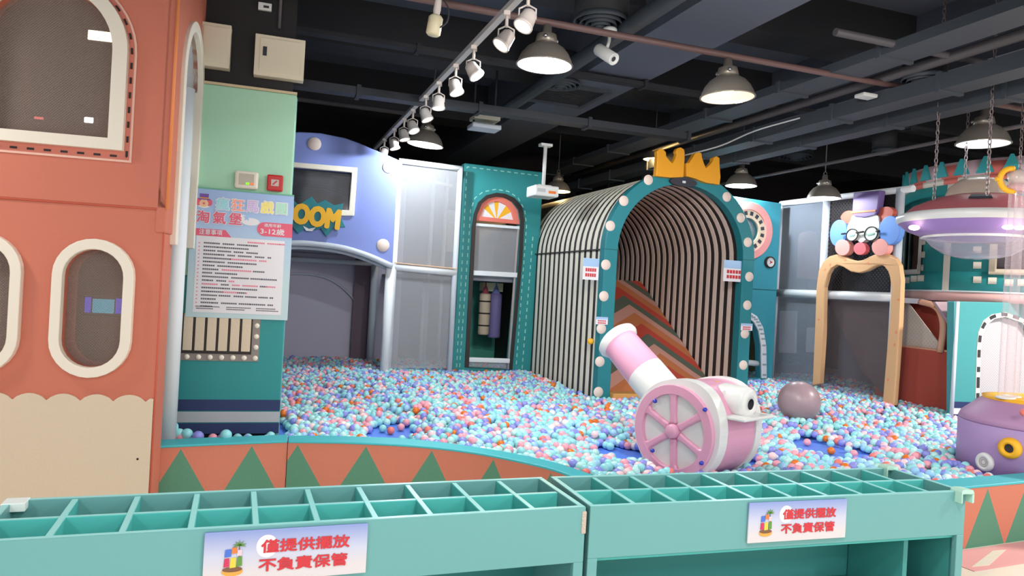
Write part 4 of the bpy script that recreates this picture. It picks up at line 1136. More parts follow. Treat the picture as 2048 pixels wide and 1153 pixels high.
for i in range(7): mb.add([(fc.x, .045, fc.y), (frim[i].x, .045, frim[i].y), (frim[i + 1].x, .045, frim[i + 1].y), (fc.x, .06, fc.y), (frim[i].x, .06, frim[i].y), (frim[i + 1].x, .06, frim[i + 1].y)], [(0, 1, 2), (5, 4, 3), (0, 2, 5, 3), (0, 3, 4, 1), (1, 4, 5, 2)], i % 2)
mb.build('sun_fan', [M_PAPER, M_YELLOW], TP.o)
mb = MB(); p = TP.loc(951, 446); q = TP.loc(1041, 453); mb.obox((p[0], .03, p[1] - .02), (q[0], .03, q[1] - .02), .04, .035); mb.build('window_rail', M_WHITE, TP.o)
mb = MB(); p = TP.loc(944, 546); q = TP.loc(1036, 551); mb.obox((p[0], .03, p[1]), (q[0], .03, q[1]), .06, .065); mb.build('window_rail', M_WHITE, TP.o, bevel=.01)
mb = MB(); p = TP.loc(931, 720); q = TP.loc(1022, 723); mb.obox((p[0], .03, p[1]), (q[0], .03, q[1]), .06, .06); mb.build('window_rail', M_WHITE, TP.o, bevel=.01)
mb = MB(); mb.prism([TP.locs([(950, 452), (1040, 458), (1036, 546), (945, 542)], .05)], .05, .054); mb.build('net_panel', N_GREY, TP.o)
mb = MB(); mb.prism([TP.locs([(930, 724), (1022, 727), (1018, 760), (927, 760)], .05)], .05, .054); mb.build('net_panel', N_GREY, TP.o)
for a, b in (((948, 446), (931, 735)), ((1040, 452), (1020, 738))):
    mb = MB(); p = TP.loc(*a); q = TP.loc(*b); mb.obox((q[0] + (.015 if a[0] < 1000 else -.015), .03, q[1]), (p[0] + (.015 if a[0] < 1000 else -.015), .03, p[1]), .025, .025); mb.build('window_stile', mat('grey_rose_trim', (176, 160, 160), .5), TP.o)
# dashed stitching round the panel
mb = MB()
def stitches(path, y=-.003, dash=.05, gap=.045, w=.012):
    acc = 0.0
    for i in range(len(path) - 1):
        a = Vector((path[i][0], y, path[i][1])); b = Vector((path[i + 1][0], y, path[i + 1][1])); L = (b - a).length; t = -acc
        while t < L:
            s0, s1 = max(t, 0), min(t + dash, L)
            if s1 > s0 + .004: mb.obox(a.lerp(b, s0 / L), a.lerp(b, s1 / L), w, .006, up=(0, 1, 0))
            t += dash + gap
        acc = L - (t - dash - gap)
stitches(TP.locs([(913, 735), (934, 334), (1080, 352)]))
stitches(TP.locs([(919, 735), (938, 470), (941, 420), (950, 396), (966, 384), (992, 379), (1016, 383), (1036, 396), (1049, 420), (1053, 450), (1032, 735)]))
stitches(TP.locs([(1044, 738), (1066, 470)]))
mb.build('stitching', mat('pale_stitch', (150, 210, 200), .6), TP.o)
# the den behind the window
mb = MB(); mb.prism([TP.locs([(935, 548), (1060, 552), (1050, 735), (925, 735)], 1.6)], 1.6, 1.65); mb.build('inner_back_panel', mat('green_inner_vinyl', (84, 178, 158), .6), TP.o)
mb = MB(); mb.prism([TP.locs([(940, 380), (1060, 390), (1055, 546), (935, 543)], 1.9)], 1.9, 1.95); mb.build('inner_back_panel', mat('grey_inner_vinyl', (150, 147, 152), .7), TP.o)
p = TP.loc(925, 552); q = TP.loc(1050, 552); mb = MB(); mb.box(p[0], q[0], .18, 1.6, p[1] - .05, p[1] + .03); mb.build('upper_deck', mat('dim_grey_vinyl', (140, 140, 150), .6), TP.o)
mb = MB()
for i in range(5): mb.box(TP.loc(963, 600, .9)[0] , TP.loc(1003, 600, .9)[0], .86 + i * .04, .872 + i * .04, TP.loc(980, 583, .9)[1], TP.loc(980, 566, .9)[1])
mb.build('pale_net_strip', mat('pale_yellow_net', (230, 230, 190), .6), TP.o)  # thin pale yellow strips, one behind another
def foam_bag(px0, px1, pyt, pyb, yy, m, label, bands):
    x0, z1 = TP.loc(px0, pyt, yy); x1, z0 = TP.loc(px1, pyb, yy); r = (x1 - x0) / 2
    B = Place('foam_bag', label, 'hanging bag', TP.world((x0 + x1) / 2, yy, z0), TP.yaw)
    h = z1 - z0
    mb = MB(); mb.lathe([(0, 0), (r * .9, 0), (r, .02), (r, h - .02), (r * .9, h), (0, h)], seg=20); mb.build('bag_body', m, B.o)
    for i in range(bands):
        mb = MB(); mb.lathe([(r + .003, 0), (r + .003, .02), (r, .021)], c=(0, 0, h * (i + .7) / (bands + .4)), seg=20); mb.build('band', M_DARK, B.o)
    mb = MB(); mb.lathe([(r * .7, h), (.01, h + .12), (.01, h + .3)], seg=12); mb.build('strap', mat('red_strap', (160, 70, 80), .6) if bands else M_PURPLE, B.o)
foam_bag(960, 977, 587, 670, .75, M_CREAM, 'beige hanging foam bag with dark bands inside the arched window', 3)
foam_bag(980, 999, 587, 676, .85, mat('dull_violet_vinyl', (128, 120, 176), .6), 'violet hanging foam bag inside the arched window', 0)

# ------------------------------------------------------------------ striped tunnel with slide
TN_D = 7.86
TN = Place('striped_tunnel', 'cream and black striped play tunnel with a teal disc-studded arch front', 'play tunnel', at(1188, 800, TN_D), YAW, z0=.2)
TX0 = 0.0; TX1 = 1.90; JW = .155
zs_l = TN.loc(1197, 498)[1]
SPR = zs_l
RX_ = (TX1 - TX0) / 2
top_z = TN.loc(1352, 341)[1]; RISE = top_z - SPR
def tarch(inset, z0=-.2, n=28):
    x0, x1 = TX0 + inset, TX1 - inset; c = (x0 + x1) / 2; r = (x1 - x0) / 2
    return [(x0, z0)] + [(c - r * math.cos(PI * i / n), SPR + (RISE - inset) * math.sin(PI * i / n)) for i in range(n + 1)] + [(x1, z0)]
mb = MB(); mb.prism([tarch(0) + tarch(JW)[::-1]], -.06, .06); mb.build('arch_front', M_TEALD, TN.o, bevel=.008)
# spring-line seam
mb = MB(); mb.box(TX0 - .002, TX0 + JW + .002, -.064, .0, SPR - .004, SPR + .004); mb.box(TX1 - JW - .002, TX1 + .002, -.064, .0, SPR - .004, SPR + .004); mb.build('seam', mat('dark_teal_seam', (24, 96, 104), .5), TN.o)
# shell in alternating cream and black bands, cream ones raised
TL = 5.6; PER = .152
def shell(name, inset_fn, y0, y1, m, thick, z0=-.2):
    mb = MB()
    o = tarch(inset_fn, z0); i = tarch(inset_fn + thick, z0)
    mb.prism([o + i[::-1]], y0, y1)
    return mb
blk_ = MB(); crm = MB(); crm_in = MB()
s = shell('', .03, .06, TL, None, .05); blk_.v, blk_.f, blk_.mi, blk_.sm = s.v, s.f, s.mi, s.sm
nb = int((TL - .06) / PER)
blk_.build('dark_shell', mat('black_stripe', (44, 40, 40), .6), TN.o)
for k in range(nb):
    y0 = .07 + k * PER
    if y0 < 2.2:
        s = shell('', .0265, y0, y0 + .084, None, .042); crm.add(s.v, s.f)
    s = shell('', .0765, y0, y0 + .07, None, .012); crm_in.add(s.v, s.f)
crm.build('cream_bands', mat('cream_stripe', (232, 224, 208), .5), TN.o)
crm_in.build('inner_cream_bands', mat('shaded_cream_stripe', (226, 206, 194), .6), TN.o)  # inside cream coloured pinker and darker for the tunnel's low light
mb = MB(); zz = SPR; mb.box(TX0 + .004, TX0 + .03, .06, 2.2, zz - .006, zz + .006); mb.build('side_seam', M_DARK, TN.o)
mb = MB(); mb.box(TX0 + .05, TX1 - .05, TL - .05, TL, -.2, top_z); mb.build('end_panel', mat('green_inner_vinyl', (84, 178, 158), .6), TN.o)
# discs on the front, following both jambs and the head
discs = [(1197, 785), (1200, 724), (1203, 658), (1208, 593), (1212, 530), (1221, 452), (1248, 402), (1297, 360), (1454, 394), (1482, 436), (1496, 485), (1499, 554), (1495, 611), (1490, 668), (1487, 731)]
for px, py in discs:
    x, z = TN.loc(px, py, -.065); r = .056
    mb = MB(); mb.lathe([(0, .006), (r * .95, .006), (r, .002), (r, 0)], c=(x, -.06, z), axis=(0, -1, 0), seg=20); mb.build('round_disc', M_BULB, TN.o)
# slide floor with chevrons
def chevron():
    m = bpy.data.materials.new('chevron_vinyl'); m.use_nodes = True; nt = m.node_tree; b = nt.nodes['Principled BSDF']; b.inputs['Roughness'].default_value = .5
    uv = nt.nodes.new('ShaderNodeUVMap'); uv.uv_map = 'UVMap'; sp = nt.nodes.new('ShaderNodeSeparateXYZ'); nt.links.new(uv.outputs[0], sp.inputs[0])
    def M(op, a, b2=None):
        n = nt.nodes.new('ShaderNodeMath'); n.operation = op
        for i, v in enumerate((a, b2)):
            if v is None: continue
            if isinstance(v, (int, float)): n.inputs[i].default_value = v
            else: nt.links.new(v, n.inputs[i])
        return n.outputs[0]
    g = M('MAXIMUM', M('MULTIPLY', M('SUBTRACT', sp.outputs[0], 1.36), 1.45), M('MULTIPLY', M('SUBTRACT', 1.36, sp.outputs[0]), .6))
    f = M('FRACT', M('ADD', M('DIVIDE', M('ADD', sp.outputs[1], M('SUBTRACT', g, 1.15)), .72), 10.0))
    r = nt.nodes.new('ShaderNodeValToRGB'); r.color_ramp.interpolation = 'CONSTANT'; e = r.color_ramp.elements
    cs = [(0, (98, 108, 94)), (.25, (200, 78, 64)), (.5, (204, 124, 80)), (.78, (212, 156, 142))]
    e[0].position = 0; e[0].color = rgb(cs[0][1]); e[1].position = cs[1][0]; e[1].color = rgb(cs[1][1])
    for p, c_ in cs[2:]: k = e.new(p); k.color = rgb(c_)
    nt.links.new(f, r.inputs[0]); nt.links.new(r.outputs[0], b.inputs['Base Color']); return m
CHV = -.55
me = bpy.data.meshes.new('chevron_slide'); bm = bmesh.new(); uvl = bm.loops.layers.uv.new('UVMap')
prof = [(.06, .12), (.3, .14), (.7, .39), (2.38, 1.5), (TL - .1, 1.54)]
xa, xb = TX0 + .1, TX1 - .1
sl = [0]
for (a, b), (c_, d_) in zip(prof, prof[1:]): sl.append(sl[-1] + math.hypot(c_ - a, d_ - b))
tops = [[bm.verts.new((x, a, b)) for x in (xa, xb)] for a, b in prof]; bots = [[bm.verts.new((x, a, -.2)) for x in (xa, xb)] for a, b in prof]
def q4(vs, uvs):
    f = bm.faces.new(vs)
    for l, u in zip(f.loops, uvs): l[uvl].uv = u
for i in range(len(prof) - 1):
    v0, v1 = prof[i][0], prof[i + 1][0]
    q4([tops[i][0], tops[i][1], tops[i + 1][1], tops[i + 1][0]], [(xa, v0), (xb, v0), (xb, v1), (xa, v1)])
q4([bots[0][0], bots[0][1], tops[0][1], tops[0][0]], [(xa, -.1), (xb, -.1), (xb, 0), (xa, 0)])
bm.to_mesh(me); bm.free(); me.materials.append(chevron())
SLD = bpy.data.objects.new('chevron_slide', me); col.objects.link(SLD); SLD.location = TN.p; SLD.rotation_euler = (0, 0, YAW)
tag(SLD, 'chevron patterned padded slide rising inside the striped tunnel', 'slide')
# wooden step
mb = MB(); mb.box(TX0 + JW, TX1 - JW, -.14, .05, -.2, TN.loc(1240, 790, -.14)[1] + .01); mb.build('entry_step', mat('orange_wood', (206, 150, 84), .5), TN.o, bevel=.01)
# crown
crown_a = [(1310, 353), (1312, 330), (1313, 311), (1312, 303), (1317, 298), (1325, 299), (1331, 305), (1331, 313), (1338, 322), (1343, 327), (1348, 320), (1352, 309), (1350, 303), (1353, 297), (1360, 295), (1367, 299), (1368, 306), (1368, 318), (1366, 355), (1340, 356)]
crown_b = [(1371, 353), (1370.5, 327), (1376, 327), (1384, 315), (1388, 308), (1394, 305), (1401, 307), (1402, 316), (1406, 328), (1410, 337), (1417, 331), (1424, 323), (1425, 316), (1431, 313), (1437, 317), (1437, 330), (1439, 355), (1437, 370), (1410, 366), (1390, 358)]
cx, cz = TN.loc(1370, 352, -.1)
CR = Place('crown', 'yellow padded crown standing in two halves on the tunnel arch', 'crown', TN.world(cx, -.1, cz), YAW)
for pts in (crown_a, crown_b):
    pts = [(a - cx, b - cz) for a, b in TN.locs(pts, -.1)]
    mb = MB(); mb.prism([pts], -.02, .05); mb.build('crown_half', M_GOLD, CR.o, bevel=.012)
x, z = TN.loc(1365, 365, -.07)
mb = MB(); mb.prism([ellipse(x, z, .17, .05, 24)], -.1, -.06); e_ = mb.build('black_badge', M_INK, TN.o, bevel=.01)
mb = MB(); mb.box(x - .02, x + .02, -.104, -.1, z - .012, z + .012); mb.build('badge_mark', M_GREYW, e_)
# notices on the tunnel
def notice(label, pl, tl, br, y, big=True, side=None, group='small printed notices on the tunnel'):
    x0, z1 = pl.loc(*tl, y); x1, z0 = pl.loc(*br, y); wd, ht = x1 - x0, z1 - z0
    N = Place('notice_sheet', label, 'sign', pl.world(x0, y, z0), pl.yaw, group)
    mb = MB(); mb.box(0, wd, -.004, .002, 0, ht); mb.build('sheet', M_PAPER, N.o)
    mb = MB(); mb.box(0, wd, -.005, -.004, ht * (.62 if big else .66), ht); mb.build('blue_header', M_SKYB, N.o)
    mb = MB()
    for j, zf in enumerate((.38, .14) if big else (.4, .12)):
        n = 5
        for i in range(n):
            a = wd * (.16 + .7 * i / n); mb.box(a, a + wd * .11, -.006, -.004, ht * zf, ht * (zf + .16))
    mb.build('red_print', M_REDP, N.o)
notice('white notice sheet with blue header on the outer left of the tunnel', TN, (1167, 516), (1196, 561), -.02)
notice('white notice sheet with blue header inside the tunnel at its right', TN, (1448, 520), (1487, 565), -.03)
notice('small pink and white notice on the left leg of the tunnel arch', TN, (1192, 634), (1215, 650), -.07, False)
notice('small pink and white notice on the right leg of the tunnel arch', TN, (1482, 647), (1504, 662), -.07, False)
x, z = TN.loc(1178, 684, .05)
mb = MB(); mb.lathe([(0, .05), (.03, .045), (.035, .0), (.02, -.02)], c=(-.02, .12, z), axis=(-.5, -.8, 0), seg=16); mb.build('yellow_knob', M_YELLOW, TN.o)
KEEPOUT.append(('box', TN, TX0 - .02, TX1 + .02, -.05, TL))

# ------------------------------------------------------------------ teal panel with the pink ring behind the tunnel
RP = Place('ring_panel', 'blue teal play panel with a pink ring porthole, small dial and arched doorway', 'play panel', at(1545, 742, 10.2), YAW, z0=.35)
ro = RP.loc(1493, 462); rr1 = (RP.loc(1540, 462)[0] - ro[0]) * 1.02
door_o = RP.locs([(1531, 757), (1530, 690), (1524, 655), (1512, 633), (1495, 622), (1478, 622), (1466, 632), (1456, 655), (1450, 690), (1448, 757)])
door_i = RP.locs([(1521, 757), (1520, 692), (1515, 662), (1506, 645), (1493, 635), (1480, 635), (1471, 644), (1463, 662), (1459, 690), (1457, 757)])
mb = MB(); mb.prism([RP.locs([(1420, 386), (1563, 407), (1544, 770), (1404, 765)]), ellipse(ro[0], ro[1], rr1 * .46, rr1 * .46), door_i], 0, .12); mb.build('front_panel', M_TEALB, RP.o, bevel=.01)
mb = MB(); mb.prism([ellipse(ro[0], ro[1], rr1, rr1, 40), ellipse(ro[0], ro[1], rr1 * .73, rr1 * .73, 40)], -.05, 0); mb.build('pink_ring', mat('coral_pink_vinyl', (228, 150, 146), .5), RP.o, bevel=.015)
mb = MB(); mb.prism([ellipse(ro[0], ro[1], rr1 * .735, rr1 * .735, 40), ellipse(ro[0], ro[1], rr1 * .45, rr1 * .45, 40)], -.03, 0); cr_ = mb.build('cream_ring', M_CREAM, RP.o)
mb = MB()
for i in range(16):
    a = 2 * PI * (i + .5) / 16; d = Vector((math.cos(a), 0, math.sin(a)))
    mb.obox(Vector((ro[0], -.032, ro[1])) + d * rr1 * .54, Vector((ro[0], -.032, ro[1])) + d * rr1 * .68, rr1 * .12, .006, up=(0, 1, 0))
mb.build('black_marks', M_INK, cr_)
mb = MB(); mb.prism([ellipse(ro[0], ro[1], rr1 * .46, rr1 * .46)], .05, .054); mb.build('net_panel', N_BLUE, RP.o)
dx, dz = RP.loc(1538, 525); dr = 11.5 / F_PX * 10.3
mb = MB(); mb.lathe([(0, .03), (dr * .8, .03), (dr * .8, .04), (dr, .035), (dr, 0)], c=(dx, -.001, dz), axis=(0, -1, 0), seg=28, mis=[0, 1, 1, 1]); dl = mb.build('dial', [M_GLOSSW, M_DARK], RP.o)
mb = MB(); mb.prism([[(dx - dr * .2, dz + dr * .3), (dx + dr * .45, dz), (dx - dr * .2, dz - dr * .3), (dx, dz)]], -.036, -.03); mb.build('dial_pointer', M_REDP, dl)
mb = MB(); zz = RP.loc(1530, 580)[1]; mb.box(RP.loc(1450, 570)[0], -.005, -.003, .0, zz - .006, zz + .006); mb.build('seam', mat('dark_teal_seam', (24, 96, 104), .5), RP.o)
mb = MB(); mb.prism([door_o + door_i[::-1]], -.03, .0); dtr = mb.build('door_trim', M_WHITE, RP.o, bevel=.008)
mb = MB()
do = RP.locs([(1526, 750), (1525, 691), (1519, 659), (1509, 639), (1494, 629)])
stitches_path = smooth_line([Vector((p[0], p[1])) for p in do], 6)
for i in range(0, len(stitches_path), 2):
    p = stitches_path[i]; mb.box(p.x - .03, p.x + .03, -.034, -.03, p.y - .012, p.y + .012)
mb.build('grey_rungs', mat('rung_grey', (150, 164, 176), .6), dtr)
mb = MB(); mb.prism([RP.locs([(1445, 610), (1545, 618), (1538, 770), (1440, 768)], 1.2)], 1.2, 1.25); mb.build('inner_back_panel', mat('olive_inner_vinyl', (108, 110, 84), .7), RP.o)
mb = MB(); mb.prism([RP.locs([(1430, 395), (1558, 410), (1552, 560), (1425, 556)], 1.2)], 1.2, 1.25); mb.build('inner_back_panel', mat('grey_inner_vinyl', (150, 147, 152), .7), RP.o)
p, q = RP.loc(1455, 722), RP.loc(1523, 729)
mb = MB(); mb.tube([(p[0], .06, p[1]), (q[0], .06, q[1])], .04, 12); mb.build('padded_sill', M_WHITE, RP.o)

# ------------------------------------------------------------------ net cage and clown arch along the right side
SYAW = YAW - PI / 2 + .02
s_o = at(1785, 800, 8.35)
SC_ = Place('net_cage', 'long white framed net cage behind the clown face along the right side', 'net cage', s_o, SYAW, z0=.4)
NB = .12                                           # net plane a little behind the arch
x, z = SC_.loc(1562, 408, NB); xr, zr = SC_.loc(1828, 358, NB)
mb = MB(); mb.tube([(x, NB, -.2), (x, NB, z)], .035, 12); mb.build('padded_post', M_GREYW, SC_.o)
mb = MB(); mb.tube([(x, NB, z), (xr, NB, z - .02)], .04, 12); mb.build('padded_rail', M_WHITE, SC_.o)
ztop = z
xm, _ = SC_.loc(1650, 480, NB)
mb = MB(); mb.tube([(xm, NB, -.2), (xm, NB, ztop)], .05, 12); mb.build('padded_post', M_GREYW, SC_.o)
xe, _ = SC_.loc(1796, 480, NB)
mb = MB(); mb.tube([(xe, NB, -.2), (xe, NB, ztop)], .05, 12); mb.build('padded_post', M_GREYW, SC_.o)
zm = SC_.loc(1600, 588, NB)[1]
mb = MB(); mb.tube([(x, NB, zm), (xe, NB, zm)], .055, 12); mb.build('padded_rail', M_WHITE, SC_.o)
mb = MB(); mb.box(xm + .02, xe - .02, NB + .01, NB + .014, -.15, zm); mb.build('net_panel', net('mauve_play_net', (160, 148, 152), .14, .03, .04), SC_.o)
for a, b, c_, d_ in [(x, xm, zm, ztop), (x, xm, -.15, zm)]:
    mb = MB(); mb.box(a + .02, b - .02, NB + .01, NB + .014, c_, d_); mb.build('net_panel', N_BLUE, SC_.o)
mb = MB(); mb.box(xm + .02, xe - .02, NB + .01, NB + .014, zm, ztop); mb.build('net_panel', net('black_hex_net', (60, 56, 58), .55, .05, .35), SC_.o)
mb = MB(); mb.box(x - .3, xe, 1.6, 1.65, -.2, ztop); mb.build('inner_back_panel', mat('blue_grey_inner_vinyl', (140, 148, 164), .7), SC_.o)
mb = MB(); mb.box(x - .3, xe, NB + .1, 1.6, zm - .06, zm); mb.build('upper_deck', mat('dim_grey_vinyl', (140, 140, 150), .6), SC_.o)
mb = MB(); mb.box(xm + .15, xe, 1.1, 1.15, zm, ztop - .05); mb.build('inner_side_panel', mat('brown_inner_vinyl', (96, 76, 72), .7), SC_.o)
pa = SC_.locs([(1658, 602), (1792, 606), (1778, 800), (1722, 742)], .3)
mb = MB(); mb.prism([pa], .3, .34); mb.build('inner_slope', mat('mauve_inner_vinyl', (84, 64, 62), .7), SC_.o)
for k, (p0, p1, p2, p3) in enumerate([((1558, 622), (1592, 622), (1590, 708), (1556, 706)), ((1612, 655), (1640, 655), (1636, 706), (1610, 706))]):
    mb = MB(); mb.prism([SC_.locs([p0, p1, p2, p3], .7)], .7, .74); mb.build('pale_block', M_GREYW, SC_.o, bevel=.02)
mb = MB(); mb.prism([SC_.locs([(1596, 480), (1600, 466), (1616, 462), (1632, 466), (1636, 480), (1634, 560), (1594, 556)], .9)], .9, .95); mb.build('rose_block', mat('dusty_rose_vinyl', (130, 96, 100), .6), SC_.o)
# clown arch
def z5(pts): return [(1630 + a / 5.764, 360 + b / 5.764) for a, b in pts]
CA = Place('clown_arch', 'tan padded archway with a wavy moustache top standing in the balls', 'play arch', s_o, SYAW, z0=.35)
arc_out = [(1628, 772), (1633, 660), (1636, 575)] + z5([(60, 1050), (110, 950), (180, 885), (270, 860), (370, 890), (440, 925), (505, 938), (570, 925), (640, 890), (740, 850), (860, 862), (945, 910), (990, 985)]) + [(1806, 560), (1803, 640), (1797, 730), (1791, 812)]
arc_in = [(1769, 806), (1776, 720), (1783, 640), (1786, 575)] + z5([(882, 1120), (860, 1050), (820, 1000), (760, 980), (690, 1010), (620, 1050), (520, 1076), (430, 1060), (340, 1005), (270, 982), (205, 1020), (165, 1090)]) + [(1652, 575), (1650, 660), (1643, 768)]
op = CA.locs(arc_out + arc_in)
mb = MB(); mb.prism([op], -.03, .04); mb.build('arch_pad', mat('tan_padded_vinyl', (232, 182, 134), .55, var=.05, vscale=4), CA.o, bevel=.012)
mb = MB()
for px, py in [(1650, 540), (1735, 527), (1690, 520), (1660, 530), (1797, 600), (1792, 665), (1789, 690), (1637, 640), (1776, 760)]:
    x, z = CA.loc(px, py, -.032); mb.prism([ellipse(x, z, .02, .012, 10, px)], -.0325, -.03)
mb.build('colour_flecks', mat('peach_fleck', (236, 150, 110), .6), CA.o)
# clown face
CF = Place('clown_cutout', 'flat padded clown face with purple hat and blue ear puffs on the net cage', 'clown panel', SC_.world(SC_.loc(1730, 470, 0)[0], -.0, 0), SYAW, z0=CA.world(0, 0, CA.loc(1730, 470)[1]).z)
def face(name, pts, y0, y1, m, bev=.012, smooth=True):
    p = z5(pts)
    if smooth: p = smooth_poly(p, 4)
    mb = MB(); mb.prism([CF.locs(p, 0)], y0, y1); return mb.build(name, m, CF.o, bevel=bev)
def z5e(cx, cy, rx, ry, rot=0): return ellipse(cx, cy, rx, ry, 24, rot)
M_CLOWNR = mat('rust_vinyl', (190, 84, 64), .55); M_CLOWNB = mat('cornflower_vinyl', (104, 150, 226), .5); M_CLOWNP = mat('blush_vinyl', (240, 164, 156), .55)
face('hair', [(310, 445), (330, 395), (375, 362), (430, 358), (470, 375), (468, 430), (450, 480), (420, 510), (370, 500)], -.02, .04, M_CLOWNR)
face('hair', [(740, 350), (800, 318), (860, 312), (905, 340), (918, 380), (890, 430), (830, 480), (785, 505), (750, 450)], -.02, .04, M_CLOWNR)
face('face_pad', [(470, 415), (600, 400), (740, 408), (765, 470), (768, 560), (720, 650), (665, 705), (620, 690), (580, 720), (545, 720), (500, 690), (430, 690), (400, 620), (405, 540), (440, 470)], -.042, .03, M_GLOSSW)
face('cheek', z5e(350, 785, 85, 92), -.05, .03, M_CLOWNP, smooth=False)
face('cheek', z5e(785, 780, 95, 98), -.05, .03, M_CLOWNP, smooth=False)
face('ear_puff', z5e(300, 618, 98, 155, .12), -.045, .03, M_CLOWNB, smooth=False)
face('ear_puff', z5e(892, 585, 122, 168, .1), -.045, .03, M_CLOWNB, smooth=False)
face('hat', [(485, 152), (796, 126), (762, 372), (740, 405), (600, 440), (500, 430), (452, 385), (470, 372)], -.06, .03, mat('hat_violet_vinyl', (108, 84, 140), .55), smooth=False)
face('hat_band', [(462, 372), (750, 348), (748, 372), (465, 396)], -.068, -.05, mat('orange_band', (200, 112, 56), .5), .004, smooth=False)
face('nose', z5e(560, 798, 72, 72), -.06, .0, mat('red_pink_vinyl', (238, 116, 124), .5), .03, smooth=False)
for cx, cy, r in ((468, 640, 66), (688, 626, 76)):
    g = face('eyeglass', z5e(cx, cy, r, r * 1.05), -.055, -.03, mat('pale_lens', (226, 238, 232), .3), .004, smooth=False)
    a, b = CF.locs(z5([(cx, cy), (cx + r, cy)]), 0); rr_ = abs(b[0] - a[0])
    mb = MB(); mb.tube([(a[0] + rr_ * math.cos(t), -.057, a[1] + abs(CF.locs(z5([(cx, cy - r)]), 0)[0][1] - a[1]) * 1.05 * math.sin(t)) for t in [2 * PI * i / 24 for i in range(24)]], .0075, 6, closed=True); mb.build('rim', M_DARK, g)
    mb = MB(); mb.obox((a[0] - rr_ * .5, -.058, a[1] - .01), (a[0] + rr_ * .5, -.058, a[1]), .02, .006, up=(0, 1, 0)); mb.build('closed_eye', mat('pale_green_print', (150, 190, 176), .5), g)
mb = MB()
for a, b in (((530, 615), (615, 605)), ((360, 630), (405, 625)), ((762, 600), (800, 596))):
    p, q = CF.locs(z5([a, b]), 0); mb.tube([(p[0], -.075, p[1]), (q[0], -.075, q[1])], .012, 6)
mb.build('spectacle_bar', M_DARK, CF.o)

# ------------------------------------------------------------------ rust red slide box between clown arch and tower
M_RUST = mat('rust_red_vinyl', (176, 78, 64), .6, var=.05, vscale=3)
SB = Place('slide_box', 'rust red padded slide enclosure with white net beside the clown arch', 'slide', at(1905, 830, 7.95), SYAW - .02, z0=.35)
SBY = .1
zt_ = SB.loc(1830, 695, SBY)[1]
x0 = SB.loc(1700, 700, SBY)[0]
mb = MB(); mb.prism([SB.locs([(1752, 688), (1905, 706), (1908, 840), (1748, 790)], SBY)], SBY, SBY + .1); mb.build('front_wall', M_RUST, SB.o, bevel=.015)
mb = MB(); mb.prism([SB.locs([(1745, 600), (1915, 604), (1910, 720), (1745, 700)], .42)], .42, .47); mb.build('back_wall', M_RUST, SB.o)
mb = MB(); mb.prism([SB.locs([(1762, 600), (1812, 600), (1888, 700), (1752, 690), (1758, 640)], .16)], .16, .17); mb.build('white_net', net('white_slide_net', (232, 220, 208), .75, .05, .12), SB.o)
ap = smooth_line([Vector(p) for p in [(1880, 705), (1886, 660), (1882, 630), (1868, 612), (1840, 604)]], 6)
mb = MB(); mb.tube([Vector((a, SBY - .02, b)) for a, b in SB.locs(ap, SBY - .02)], .035, 10); mb.build('arch_bumper', mat('peach_bumper', (222, 168, 140), .55), SB.o)
mb = MB(); mb.tube([Vector((a, SBY - .05, b)) for a, b in SB.locs([(1872, 612), (1908, 634), (1916, 648)], SBY - .05)], .03, 10); mb.build('yellow_edge', M_YELLOW, SB.o)
mb = MB(); p, q = SB.loc(1752, 688, SBY), SB.loc(1905, 706, SBY); mb.tube([(p[0], SBY + .03, p[1]), (q[0], SBY + .03, q[1])], .02, 8); mb.build('pale_edge', mat('peach_bumper', (222, 168, 140), .55), SB.o)

# ------------------------------------------------------------------ teal round tower
TWC = at(2056, 600, 9.0); TWC = Vector((TWC.x, TWC.y, 0)); TR = 1.40
TW = Place('round_tower', 'teal round play tower with brick print, pink ledge and triangle crown', 'play tower', TWC, 0)
base_a = math.atan2(-TWC.y, -TWC.x)                # towards the camera
def twz(px, py, r=TR):
    """angle and height where a pixel's ray first meets the tower's round wall"""
    d = ray(px, py); ox, oy = -TWC.x, -TWC.y
    A = d.x ** 2 + d.y ** 2; B = ox * d.x + oy * d.y; C = ox * ox + oy * oy - r * r
    D = B * B - A * C
    t = (-B - math.sqrt(max(D, 0))) / A
    q = CAM + d * t
    return math.atan2(q.y - TWC.y, q.x - TWC.x), q.z
def curved(name, a0, a1, z0, z1, r0, r1, m, seg=24, parent=None, zf=None):
    mb = MB(); mb.lathe([(r0, z0), (r1, z0), (r1, z1), (r0, z1), (r0, z0)], axis=(0, 0, 1), seg=seg, a0=a0, a1=a1)
    # end caps
    o = mb.build(name, m, parent or TW.o); return o
zl1 = twz(2048, 590)[1]; ztop = twz(2048, 352)[1]
aL = base_a - 1.62; aR = base_a + 1.2
if aL > aR: aL, aR = aR, aL
def ang(px, py=500): return twz(px, py)[0]
# upper wall with two window gaps
wz0, wz1 = twz(2030, 545)[1], twz(2030, 440)[1]
w1a, w1b = ang(1812), ang(1846); w2a = ang(1984); w2b = w2a + .55
def norm(a):
    while a - base_a > PI: a -= 2 * PI
    while a - base_a < -PI: a += 2 * PI
    return a
w1a, w1b, w2a = norm(w1a), norm(w1b), norm(w2a); w2b = w2a + (.55 if w2a > w1a else -.55)
aL, aR = base_a - 1.75, base_a + 1.1
curved('tower_wall', aL, aR, zl1, wz0, TR - .06, TR, M_TEAL, 40)
curved('tower_wall', aL, aR, wz1, ztop, TR - .06, TR, M_TEAL, 40)
sgn = 1 if w1b > w1a else -1
curved('tower_wall', w1b, w2a, wz0, wz1, TR - .06, TR, M_TEAL, 16)
curved('tower_wall', w2b, aR, wz0, wz1, TR - .06, TR, M_TEAL, 8)
curved('tower_wall', aL, w1a, wz0, wz1, TR - .06, TR, M_TEAL, 8)
M_WFRAME = mat('grey_window_frame', (206, 200, 194), .5)
